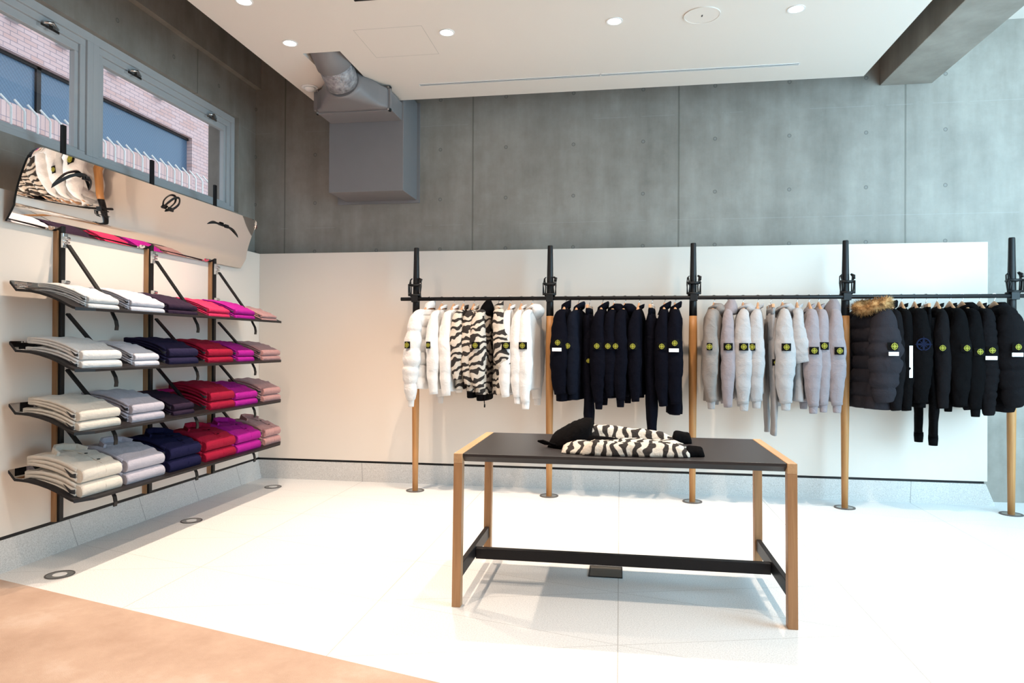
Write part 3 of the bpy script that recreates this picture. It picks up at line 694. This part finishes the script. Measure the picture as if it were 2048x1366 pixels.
garment(.214, -3, 'zebra striped parka with a pointed black hood', 'striped_parka', 'parka', 'zebra', .78, .72, w=.19, th=.055, r0=.07, neck='hoodup', hoodm='c_black', group=G1, band='c_black', drawstring=True)
garment(.322, 14, 'zebra striped jacket with wide flared sleeve and yellow badge', 'striped_jacket', 'jacket', 'zebra', .78, .53, w=.185, th=.045, r0=.062, short=True, lean=.05, neck='high', group=G1, bx=.02)
garment(.422, 0, 'white long sleeved top right after the zebra jackets', 'shirt', 'shirt', 'c_white', .78, .79, w=.175, badge=False, group=G1)
garment(.513, 1, 'white sweatshirt with a pale tag, second white after the zebras', 'sweatshirt', 'sweatshirt', 'c_white', .76, .79, w=.178, badge=False, group=G1, cuff='c_white')
garment(.604, -7, 'white hooded sweatshirt with black badge beside the second pole', 'hooded_sweatshirt', 'sweatshirt', 'c_white', .74, .83, w=.182, r0=.062, neck='hood', group=G1, cuff='c_white')
# navy section
garment(.875, -6, 'navy high collared jacket with white label, left end of navy group', 'jacket', 'jacket', 'c_navy', .82, .76, w=.19, th=.06, r0=.068, neck='high', white_label=True, group=G2, bz=-.36)
garment(.978, -8, 'slate navy shirt jacket, second of the navy group', 'jacket', 'jacket', 'c_navy2', .81, .76, w=.18, neck='collar', group=G2, bx=-.02, bw=.04)
trousers(1.067, -4, 'navy cotton trousers in the left half of the navy group', 'c_navy', 1.03, lx=.60, spread=.006, group=G2, bz=-.50)
garment(1.17, -5, 'navy collared sweatshirt between trousers and hooded sweatshirts', 'sweatshirt', 'sweatshirt', 'c_navy', .76, .82, w=.18, r0=.06, neck='collar', group=G2, cuff='c_navy')
garment(1.262, -7, 'navy hooded sweatshirt with bright yellow badge, left of two', 'hooded_sweatshirt', 'sweatshirt', 'c_navy', .79, .77, w=.178, neck='hood', group=G2)
garment(1.349, -9, 'navy hooded sweatshirt with half hidden badge, right of two', 'hooded_sweatshirt', 'sweatshirt', 'c_navy', .78, .80, w=.18, r0=.06, neck='hood', group=G2, bx=-.02, bw=.04, cuff='c_navy')
garment(1.459, -8, 'navy crew neck jumper just left of the long navy jeans', 'sweater', 'sweater', 'c_navy', .77, .81, w=.176, r0=.05, neck='crew', group=G2, bx=-.006)
trousers(1.56, -8, 'long navy jeans in the right half of the navy group', 'c_navy', 1.08, lx=.62, badge=False, group=G2, spread=.012)
garment(1.657, -5, 'navy bomber jacket with yellow badge right of the jeans', 'jacket', 'jacket', 'c_navy', .80, .84, w=.178, r0=.055, neck='collar', group=G2)
garment(1.738, -2, 'navy jacket with white label at the right of the navy group', 'jacket', 'jacket', 'c_navy', .91, .82, w=.185, th=.055, r0=.06, neck='collar', white_label=True, group=G2, bz=-.36)
# grey section
garment(2.036, -12, 'taupe grey zipped hooded jacket at the left of the grey group', 'hooded_jacket', 'jacket', 'c_taupe', .80, .80, w=.19, th=.07, neck='hood', group=G3, bx=.0, bw=.04, cuff='c_grey')
garment(2.138, -4, 'slim mauve grey hooded top with standing hood, second grey garment', 'hooded_sweatshirt', 'sweatshirt', 'c_mauve', .78, .84, w=.178, r0=.05, neck='hoodup', group=G3)
garment(2.255, -6, 'pale grey hooded sweatshirt with large draped hood, third grey garment', 'hooded_sweatshirt', 'sweatshirt', 'c_greyl', .80, .81, w=.182, r0=.064, neck='hood', group=G3, cuff='c_greyl')
garment(2.366, -12, 'pale grey crew neck sweatshirt left of the sweatpants', 'sweatshirt', 'sweatshirt', 'c_greyl', .74, .79, w=.178, r0=.064, neck='crew', group=G3, cuff='c_greyl', bx=-.022, bw=.045)
trousers(2.459, -5, 'light grey sweatpants hanging among the grey tops', 'c_grey', 1.05, lx=.36, spread=.016, cuffed=False, group=G3, bz=-.50)
garment(2.547, -4, 'light grey hooded sweatshirt right of the sweatpants', 'hooded_sweatshirt', 'sweatshirt', 'c_greyl', .80, .80, w=.18, r0=.068, neck='hood', group=G3, cuff='c_greyl')
garment(2.654, -9, 'light grey short sleeved t-shirt in the grey group', 'tee_shirt', 't-shirt', 'c_greyl', .79, .49, w=.175, r0=.052, short=True, badge=False, lean=.03, group=G3)
garment(2.741, -4, 'mauve grey crew neck sweatshirt right of the t-shirt', 'sweatshirt', 'sweatshirt', 'c_mauve', .79, .82, w=.18, r0=.062, group=G3, bz=-.41, cuff='c_mauve')
garment(2.81, -3, 'mauve grey crew neck sweatshirt with higher badge beside the last grey hoodie', 'sweatshirt', 'sweatshirt', 'c_mauve', .78, .81, w=.176, r0=.055, group=G3, bz=-.375, cuff='c_mauve')
garment(2.886, 2, 'mauve grey hooded sweatshirt touching the fourth pole', 'hooded_sweatshirt', 'sweatshirt', 'c_mauve', .79, .81, w=.18, r0=.060, neck='hoodup', group=G3, bz=-.41, cuff='c_mauve')
# black section
garment(3.185, 12, 'charcoal quilted parka with brown fur hood trim', 'fur_hooded_parka', 'parka', 'c_char', .84, .78, w=.185, th=.10, r0=.108, neck='fur', hoodm='c_black', puff=.14, white_label=True, group=G4, rows=7, srows=6, bz=-.375, lean=-.01, bw=.08, embl=1.2)
garment(3.315, -4, 'charcoal twill jacket right of the fur trimmed parka', 'jacket', 'jacket', 'c_char2', .80, .84, w=.178, r0=.058, neck='collar', group=G4, bx=-.012)
garment(3.40, -8, 'black cardigan with a tall white paper tag', 'cardigan', 'cardigan', 'c_black', .80, .84, w=.176, r0=.052, badge=False, strip=True, group=G4)
garment(3.49, -8, 'black sweatshirt with large dark blue emblem', 'sweatshirt', 'sweatshirt', 'c_black', .82, .78, w=.18, r0=.075, badge=False, bigemb=True, group=G4, th=.055)
trousers(3.570, -15, 'black cuffed joggers hanging lowest in the black group', 'c_black', 1.03, cuffed=True, badge=False, spread=.040, lx=.50, group=G4)
garment(3.646, -9, 'black overshirt right of the joggers', 'shirt', 'shirt', 'c_char2', .78, .82, w=.176, r0=.05, neck='crew', group=G4, bx=-.012, bw=.05)
garment(3.732, -2, 'black bomber jacket with yellow badge left of the black hoodie', 'jacket', 'jacket', 'c_black', .81, .80, w=.18, th=.06, r0=.07, neck='crew', group=G4, bx=.015)
garment(3.817, 2, 'black hooded sweatshirt with round hood and yellow badge', 'hooded_sweatshirt', 'sweatshirt', 'c_black', .80, .82, w=.18, r0=.062, neck='hood', group=G4, bz=-.41, cuff='c_black')
garment(3.935, -6, 'black thin quilted down jacket with white label beside the end puffer', 'quilted_jacket', 'jacket', 'c_char2', .80, .86, w=.18, th=.06, r0=.06, neck='crew', puff=.12, rows=14, srows=13, white_label=True, group=G4, bz=-.40)
garment(4.035, 4, 'black hooded puffer jacket, last garment at the right end', 'puffer_jacket', 'jacket', 'c_char2', .84, .80, w=.19, th=.075, r0=.10, neck='hood', puff=.2, white_label=True, group=G4, rows=6, srows=5, bz=-.375, bx=-.02, lean=.02)

# ------------------------------------------------------------------ left wall shelving
UY = [-2.462, -1.693, -.943]
ulab = ['nearest the carpet', 'in the middle', 'nearest the back corner']
for k, y in enumerate(UY):
    e = empty('shelf_upright', (-1.953, y, .19), 0, 'wood and black shelf upright, '+ulab[k], 'shelf upright', 'shelf uprights on the left wall')
    MB().box((0, -.020, .0), (.030, .020, 1.70)).obj('wood_batten', M['wood_light'], e)
    MB().box((.0302, -.010, .0), (.048, .020, 2.315)).obj('black_channel', M['black'], e, bevel=.002)
    for z in (1.84, 1.585, 1.245, .885, 1.50-.0, 1.17, .84):
        big = z in (1.84,)
        m = MB(); zz = z-.19
        m.box((.048, -.010, zz-.03), (.068, .016, zz+.012)); m.tube([(.071, -.016, zz), (.071, .020, zz)], .011, 12); m.tube([(.071, -.018, zz-.022), (.071, .020, zz-.022)], .007, 10)
        if big: m.box((.048, -.016, zz-.055), (.064, .020, zz+.03))
        m.obj('clamp', M['chrome'], e, bevel=.0015)
PROF = [(-1.907, .150), (-1.869, .108), (-1.83, .106), (-1.784, .102), (-1.724, .090), (-1.664, .073), (-1.604, .050), (-1.559, .027), (-1.529, .014), (-1.509, .009), (-1.468, .005)]
def pz(x):
    for (a, za), (b, zb) in zip(PROF, PROF[1:]):
        if x <= b: return za+(zb-za)*(max(x, a)-a)/(b-a)
    return PROF[-1][1]
SH = [1.400, 1.075, .742, .388]
srow = ['top', 'second', 'third', 'lowest']
def shelf(z0, k):
    Y0, Y1 = -2.812, -.598; YC = (Y0+Y1)/2
    e = empty('curved_shelf', (-1.7, YC, z0), 0, 'black curved wall shelf, %s of the four' % srow[k], 'shelf', 'curved black shelves on the left wall')
    def slab(prof, th, up, inset=0):
        m = MB(); rings = []
        NY = 24
        for i in range(NY+1):
            y = Y0+inset+(Y1-Y0-2*inset)*i/NY; dd = min(y-Y0, Y1-y); r = .055
            cut = 0 if dd > r else (r-math.sqrt(max(0, r*r-(r-dd)**2)))*.8
            top = []; bot = []
            for j, (x, z) in enumerate(prof):
                xx = min(x, -1.468-cut); top.append((xx+1.7, y-YC, z+up)); bot.append((xx+1.7, y-YC, z+up-th))
            rings.append(top+bot[::-1])
        # finer near ends
        return m.loft(rings, True, False)
    fine = []
    for (a, za), (b, zb) in zip(PROF, PROF[1:]):
        for q in range(3): fine.append((a+(b-a)*q/3, za+(zb-za)*q/3))
    fine.append(PROF[-1])
    slab(fine, .014, .012).obj('board', M['black_matte'], e)
    back = [p for p in fine if p[0] < -1.80]
    slab(back, .002, .0142, .004).obj('polished_lip', M['mirror'], e)
    for y in UY:      # webbing strap from the clamp to the shelf and through it
        zt = {0: 1.80, 1: 1.40, 2: 1.075, 3: .735}[k]
        xs = Vector((-1.868, y-.003, zt)); xe = Vector((-1.60, y-.003, z0+pz(-1.60)+.0))
        s = MB(); s.ribbon([xs, xe], (0, .026, 0), .012)
        for v_i in range(len(s.v)): s.v[v_i] = (s.v[v_i][0]+1.7, s.v[v_i][1]-YC, s.v[v_i][2]-z0)
        s.obj('strap', M['black'], e)
        s = MB(); s.ribbon([(-1.60+1.7, y-YC, pz(-1.6)+.01), (-1.578+1.7, y-YC, .0), (-1.556+1.7, y-YC, -.04), (-1.550+1.7, y-YC, -.07), (-1.553+1.7, y-YC, -.095)], (0, .026, 0), .006); s.obj('strap_tail', M['black'], e)
    return e
for k, z in enumerate(SH): shelf(z, k)

# mirror panel of the same shape, turned up on top of the uprights
e = empty('mirror_panel', (-1.88, -1.67, 1.9), 0, 'long polished mirror panel with black straps above the shelves', 'mirror')
m = MB(); rings = []; rb = []; YA, YB_ = -2.812, -.532
MP = [(-1.915, 1.880)]
def mstep(dz, tilt): MP.append((MP[-1][0]+dz*math.tan(math.radians(tilt)), MP[-1][1]+dz))
for q in range(7): mstep(.012, 34-1*q)
TK = [(1.964, 5), (1.998, 9), (2.03, 13.5), (2.13, 21), (2.30, 29)]
for q in range(17):
    zc_ = MP[-1][1]+.01
    for (za, ta), (zb, tb) in zip(TK, TK[1:]):
        if zc_ <= zb: break
    mstep(.321/17, ta+(tb-ta)*min(1, max(0, (zc_-za)/(zb-za))))
MOFF = -.012
MP = [(a_+MOFF, b_) for a_, b_ in MP]
def mx_(z):
    for (xa_, za_), (xb_, zb_) in zip(MP, MP[1:]):
        if z <= zb_: return xa_+(xb_-xa_)*(z-za_)/(zb_-za_)
    return MP[-1][0]
NY = 60
for i in range(NY+1):
    s = i/NY; s = s*s*(3-2*s) if False else s
    y = YA+(YB_-YA)*(.5-.5*math.cos(PI*s)); dd = min(y-YA, YB_-y)
    r = .07; top = 1.0
    cut = 0 if dd > r else (r-math.sqrt(max(0, r*r-(r-dd)**2)))
    front = []
    for j, (x, z) in enumerate(MP):
        zz = z
        if z > 2.2: zz = min(z, 2.285-cut)
        x = x if zz == z else x-(z-zz)*.25
        front.append((x, y, zz))
    # ends bulge slightly at mid height
    rings.append([(x+1.88, yy+1.67, z-1.9) for x, yy, z in front]); rb.append([(x+1.88-.012, yy+1.67, z-1.9+.002) for x, yy, z in front])
full = [r1+r2[::-1] for r1, r2 in zip(rings, rb)]
mm = MB(); mm.loft([r1 for r1 in rings], False, True, False); face = mm.obj('mirror_face', M['mirror'], e)
mm = MB(); mm.loft([[(a-.002, b_, c) for a, b_, c in r1[:len(MP)]]+[(a-.002, b_, c) for a, b_, c in r1[len(MP):]] for r1 in full], True, False); mm.obj('backing', M['black'], e)
def strap(pts, w, th=.005, name='strap'):
    s = MB(); P_ = [Vector(p) for p in pts]; out = []
    for i in range(len(P_)-1):
        p0 = P_[max(0, i-1)]; p1 = P_[i]; p2 = P_[i+1]; p3 = P_[min(len(P_)-1, i+2)]
        for q in range(6):
            t_ = q/6; out.append(.5*((2*p1)+(-p0+p2)*t_+(2*p0-5*p1+4*p2-p3)*t_*t_+(-p0+3*p1-3*p2+p3)*t_**3))
    out.append(P_[-1]); rings = []
    for i, p in enumerate(out):
        t_ = (out[min(i+1, len(out)-1)]-out[max(i-1, 0)]).normalized(); n_ = Vector((1, 0, 0)); sd = t_.cross(n_).normalized()*w/2
        rings.append([p+sd+n_*th/2, p-sd+n_*th/2, p-sd-n_*th/2, p+sd-n_*th/2])
    s.loft(rings, True, False)
    s.v = [(a+1.88, b_+1.67, c-1.9) for a, b_, c in s.v]
    return s.obj(name, M['black'], e)
def on_face(seq): return [(mx_(z)+o_, y, z) for y, z, o_ in seq]
strap(on_face([(-2.619, 2.105, -.004), (-2.543, 2.18, .018), (-2.474, 2.207, .026), (-2.433, 2.203, .026), (-2.383, 2.185, .018), (-2.351, 2.145, -.004)]), .017)
strap(on_face([(-1.70, 2.165, -.004), (-1.695, 2.205, .02), (-1.655, 2.245, .025), (-1.605, 2.25, .02), (-1.585, 2.215, .018), (-1.62, 2.175, .015), (-1.67, 2.155, .0)]), .015)
strap(on_face([(-1.178, 2.155, -.004), (-1.10, 2.17, .015), (-1.02, 2.165, .02), (-.93, 2.165, .02), (-.836, 2.155, .015), (-.72, 2.12, -.004)]), .014)
for (by_, bz_) in ((-2.44, 2.195), (-1.655, 2.165), (-.97, 2.165)):
    bx_ = mx_(bz_)+.034
    s = MB(); s.box((bx_+1.88-.012, by_+1.67-.024, bz_-1.9-.014), (bx_+1.88+.002, by_+1.67+.024, bz_-1.9+.014)); s.box((bx_+1.88+.002, by_+1.67-.013, bz_-1.9-.006), (bx_+1.88+.010, by_+1.67+.016, bz_-1.9+.008)); s.obj('buckle', M['black'], e, bevel=.003)

# ------------------------------------------------------------------ folded clothes on the shelves
def folded(k, y0, y1, matk, zoff, h, depth, lab, cat, name, group, first_, rnd, buttons=False, rear=None, collar=False):
    """one folded garment; front roll faces the room"""
    z0 = SH[k]+.012; yc = (y0+y1)/2; e = empty(name, (-1.53, yc, z0+zoff), 0, lab, cat, group)
    XF = -1.53; N = 26; hw = (y1-y0)/2-.003
    # outline of the folded cloth seen from the side: top layer, front roll, bottom layer with a slit
    def sect(y, s):
        # s: 0..1 across the width, used for wobble and edge rounding
        edge = min(s, 1-s); rr = min(1, (edge/.09))**.5 if edge < .09 else 1
        hh = h*(.86+.14*rr); pts = []
        wob = lambda q: .0035*math.sin(q*23+y*17+zoff*90)+.003*math.sin(q*41-y*29)
        nd = 14; rise = lambda x: pz(x)-pz(XF)
        taper = lambda q: 1-.42*q*q
        for q in range(nd+1):       # bottom from back to front
            t_ = q/nd; x = XF-depth*(1-t_)
            pts.append((x, rise(x)*.96+.001))
        for q in range(1, 8):       # front roll
            a = -PI/2+PI*q/8; pts.append((XF+hh*.42*math.cos(a)*(.9), rise(XF)+hh/2+hh/2*math.sin(a)))
        for q in range(nd+1):       # top from front to back
            t_ = q/nd; x = XF-depth*t_
            pts.append((x, rise(x)*.96+hh*taper(t_)+(wob(t_) if q else 0)))
        return [(x-XF, y, z) for x, z in pts]
    rings = []
    for i in range(N+1):
        s = i/N; y = -hw+2*hw*s; rings.append(sect(y, s))
    # pinch the ends a little so that the edges read as soft folds
    MB().loft(rings, True, True).obj('folded_body', M[matk], e)
    # layered fold edges on the side facing the camera
    m = MB(); nl = 3 if h > .03 else 2
    for L_ in range(nl):
        fz = (L_+.5)/nl; pts = []
        for q in range(9):
            t_ = q/8; x = -depth*.96+(depth*.96-h*.12)*t_; X_ = XF+x
            pts.append((x, -hw-.001-.002*rnd.random(), (pz(X_)-pz(XF))*.96+h*(1-.42*(1-t_)**2)*fz))
        m.tube(pts, [(h*.38/nl, .0075)]*9, 8, up=(0, 0, 1))
    m.obj('fold_edges', M[matk], e)
    m = MB(); pts = [(-h*.10, -hw-.0095, h*.5), (-h*.45, -hw-.0095, h*.51), (-h*.95, -hw-.0095, h*.53+(pz(XF-h*.95)-pz(XF)))]
    m.tube(pts, [(h*.16, .0012), (h*.12, .0012), (.001, .0008)], 10, up=(0, 0, 1)); m.obj('fold_shade', M['c_foldshade'], e)  # dark sliver laid on for the shade between the fold layers
    if buttons:
        m = MB(); pts = []
        for q in range(10):
            x = -depth*.8*(1-q/9); pts.append((x, hw*.12, (pz(XF+x)-pz(XF))*.96+h*(1-.42*(x/depth)**2)+.002))
        pts += [(h*.25, hw*.12, h*.86), (h*.39, hw*.12, h*.5), (h*.25, hw*.12, h*.14)]
        m.tube(pts, .003, 8); m.obj('placket', M[matk], e)
        for q in ((-depth*.35), (-depth*.10)):
            m = MB(); x = q; zc = (pz(XF+x)-pz(XF))*.96+h*(1-.42*(x/depth)**2)+.004; disc(m, (x, hw*.22), .009, zc, zc+.003, 16); m.obj('button', M['c_black'], e)
    if collar:
        m = MB(); x = -depth*.72; zc = (pz(XF+x)-pz(XF))+h*.8
        m.ribbon([(x+.06, -hw*.7, zc-.01), (x+.01, -hw*.55, zc+.008), (x-.03, -hw*.2, zc+.016), (x-.03, hw*.2, zc+.016), (x+.01, hw*.55, zc+.008), (x+.06, hw*.7, zc-.01)], (.012, 0, .034), .014); m.obj('collar', M[matk], e)
    return e
ST = [
 [((-2.717, -2.480), 'c_white', .036), ((-2.391, -2.085), 'c_lavw', .038), ((-2.056, -1.745), 'c_plum', .036), ((-1.62, -1.354), 'c_coral', .034), ((-1.288, -1.007), 'c_mag', .038), ((-.901, -.655), 'c_pink', .026)],
 [((-2.762, -2.46), 'c_white', .052), ((-2.358, -2.133), 'c_lavw', .040), ((-2.052, -1.741), 'c_navy_p', .056), ((-1.633, -1.317), 'c_red', .052), ((-1.25, -1.017), 'c_mag', .046), ((-.896, -.60), 'c_pink', .046)],
 [((-2.78, -2.469), 'c_cream', .058), ((-2.384, -2.087), 'c_lav', .058), ((-1.999, -1.775), 'c_plum', .042), ((-1.611, -1.299), 'c_red', .068), ((-1.286, -.967), 'c_mag', .055), ((-.883, -.60), 'c_pink', .06)],
 [((-2.766, -2.461), 'c_cream', .082), ((-2.429, -2.087), 'c_lav', .078), ((-2.049, -1.715), 'c_navyf', .085), ((-1.664, -1.287), 'c_red', .080), ((-1.267, -.923), 'c_mag', .076), ((-.862, -.60), 'c_pink', .072)]]
CN = {'c_white': 'white', 'c_lavw': 'whitish lavender', 'c_plum': 'dark plum', 'c_coral': 'coral red', 'c_mag': 'magenta', 'c_pink': 'dusty pink', 'c_navy_p': 'purple navy', 'c_red': 'crimson', 'c_cream': 'cream', 'c_lav': 'pale lavender', 'c_navyf': 'navy'}
KN = [('sweatshirt', 'folded_sweatshirt'), ('sweatshirt', 'folded_sweatshirt'), ('sweater', 'folded_sweater'), ('jacket', 'folded_jacket')]
rndF = random.Random(11)
for k, row in enumerate(ST):
    for j, ((a, b_), mk, h) in enumerate(row):
        for q in (0, 1):
            lab = '%s folded %s on the %s shelf, %s of its pile' % (CN[mk], KN[k][0], srow[k], 'upper' if q else 'lower')
            folded(k, a+.004*q, b_-.004*q, mk, q*(h+.0015), h, rndF.uniform(.30, .335)-.012*q, lab, KN[k][0], KN[k][1], 'folded clothes on the %s shelf' % srow[k], q == 0, rndF, buttons=(k == 3 and j != 1), collar=(k == 3 and q == 1))

# ------------------------------------------------------------------ table
T = empty('display_table', (1.31, -2.46, 0), 0, 'black topped oak framed display table in the centre of the floor', 'table')
TX0, TX1, TY0, TY1, TH = .535-1.31, 2.083-1.31, -.40, .40, .722
for sx, (a, b_) in ((-1, (TX0, TX0+.042)), (1, (TX1-.042, TX1))):
    for (y0, y1) in ((TY0, TY0+.045), (TY1-.045, TY1)):
        top_in = .006*(-sx)
        m = MB(); v = [(a, y0, 0), (b_, y0, 0), (b_, y1, 0), (a, y1, 0)]
        m.loft([v, [(x+top_in, y, TH-.045) for x, y, z in v]], True, False); m.obj('leg', M['wood_light'], T, bevel=.002)
    m = MB(); m.box((a+.006*(-sx), TY0, TH-.045), (b_+.006*(-sx), TY1, TH)); m.obj('side_rail', M['wood_y'], T, bevel=.002)
    xm = (a+b_)/2; m = MB(); m.box((xm-.012, TY0+.045, .118), (xm+.012, TY1-.045, .182)); m.obj('side_bar', M['black_matte'], T, bevel=.002)
m = MB(); xa, xb = TX0+.05, TX1-.05
prof = [(TY0+.004, TH-.001), (TY1-.004, TH-.001), (TY1-.004, TH-.012), (TY1-.04, TH-.042), (TY0+.04, TH-.042), (TY0+.004, TH-.014)]
m.loft([[(xa, y, z) for y, z in prof], [(xb, y, z) for y, z in prof]], True, False); m.obj('table_top', M['tabletop'], T, bevel=.0015)
m = MB(); m.box((TX0+.034, -.02, .112), (TX1-.034, .02, .166)); m.obj('stretcher', M['black_matte'], T, bevel=.002)

# ------------------------------------------------------------------ zebra jacket lying on the table
J = empty('striped_jacket', (1.33, -2.5, TH), 0, 'zebra striped jacket with black hood lying on the table', 'jacket')
def lay(x0, x1, yc0, yc1, hw0, hw1, h0, h1, mat, name, seedv, zb=0.0, N=36, n=30, ends=.12, bump=.012):
    m = MB(); rings = []
    for i in range(N+1):
        s = i/N; x = x0+(x1-x0)*s; yc = yc0+(yc1-yc0)*s; hw = hw0+(hw1-hw0)*s; h = h0+(h1-h0)*s
        g = min(1, min(s, 1-s)/ends+.12)**.5; r = []
        for j in range(n):
            th = 2*PI*j/n; c, s_ = math.cos(th), math.sin(th)
            yy = yc+hw*(.8+.2*g)*math.copysign(abs(c)**.8, c)
            zz = zb+(h*g*(s_ if s_ > 0 else 0))
            if s_ > 0: zz += bump*s_*(noise.noise(Vector((x*9+seedv, yy*9, seedv)))+.5*noise.noise(Vector((x*22, yy*22, seedv))))
            yy += .012*noise.noise(Vector((x*8, c*2+seedv, 1)))
            r.append((x-1.33, yy+2.5, max(.001, zz+.001)))
        rings.append(r)
    m.loft(rings); return m.obj(name, mat, J)
lay(1.04, 1.635, -2.60, -2.55, .185, .215, .050, .038, M['zebra_flat'], 'body', 1.3)
lay(1.02, 1.60, -2.27, -2.30, .075, .062, .095, .050, M['zebra_flat'], 'sleeve', 4.1)
lay(1.14, 1.63, -2.735, -2.725, .080, .062, .062, .045, M['zebra_flat'], 'sleeve', 7.7)
lay(1.585, 1.685, -2.30, -2.27, .050, .045, .060, .050, M['c_black'], 'cuff', 2.1, N=12)
lay(1.615, 1.70, -2.715, -2.70, .050, .045, .048, .038, M['c_black'], 'cuff', 2.9, N=12)
m = MB(); rings = []
for i in range(25):
    s = i/24; x = .955+.20*s; h = .055+.085*math.sin(min(1, s*1.25)*PI/2)**.9 if s < .84 else (.14-.10*(s-.84)/.16)
    hw = .075+.085*math.sin(PI*min(1, s+.15)*.8); r = []
    for j in range(30):
        th = 2*PI*j/30; c, s_ = math.cos(th), math.sin(th)
        zz = max(0, s_)*h; yy = -2.48+hw*math.copysign(abs(c)**.85, c)
        lean_ = .06*(zz/.16)
        r.append((x-1.33+lean_+.008*noise.noise(Vector((c*3, s*9, 3))), yy+2.5, .001+zz+.01*max(0, s_)*noise.noise(Vector((s*11, c*4, 5)))))
    rings.append(r)
m.loft(rings); hd = m.obj('hood', M['c_black'], J)
m = MB(); m.tube([(1.03-1.33, -.09, .012), (.985-1.33, -.12, .02), (.935-1.33, -.11, .035), (.91-1.33, -.085, .03), (.94-1.33, -.07, .015), (1.0-1.33, -.06, .012)], .006, 8); m.obj('hood_strap', M['c_black'], J)
lay(1.12, 1.36, -2.56, -2.58, .05, .008, .066, .045, M['c_black'], 'zip_facing', 9.0, N=14)
pt = MB().box((1.145-1.33-.03, 2.5-2.335-.002, .072), (1.145-1.33+.03, 2.5-2.335+.004, .104)).obj('badge_patch', M['c_patch'], J)
emblem(pt, 1.145-1.33, .160, .088, .75)
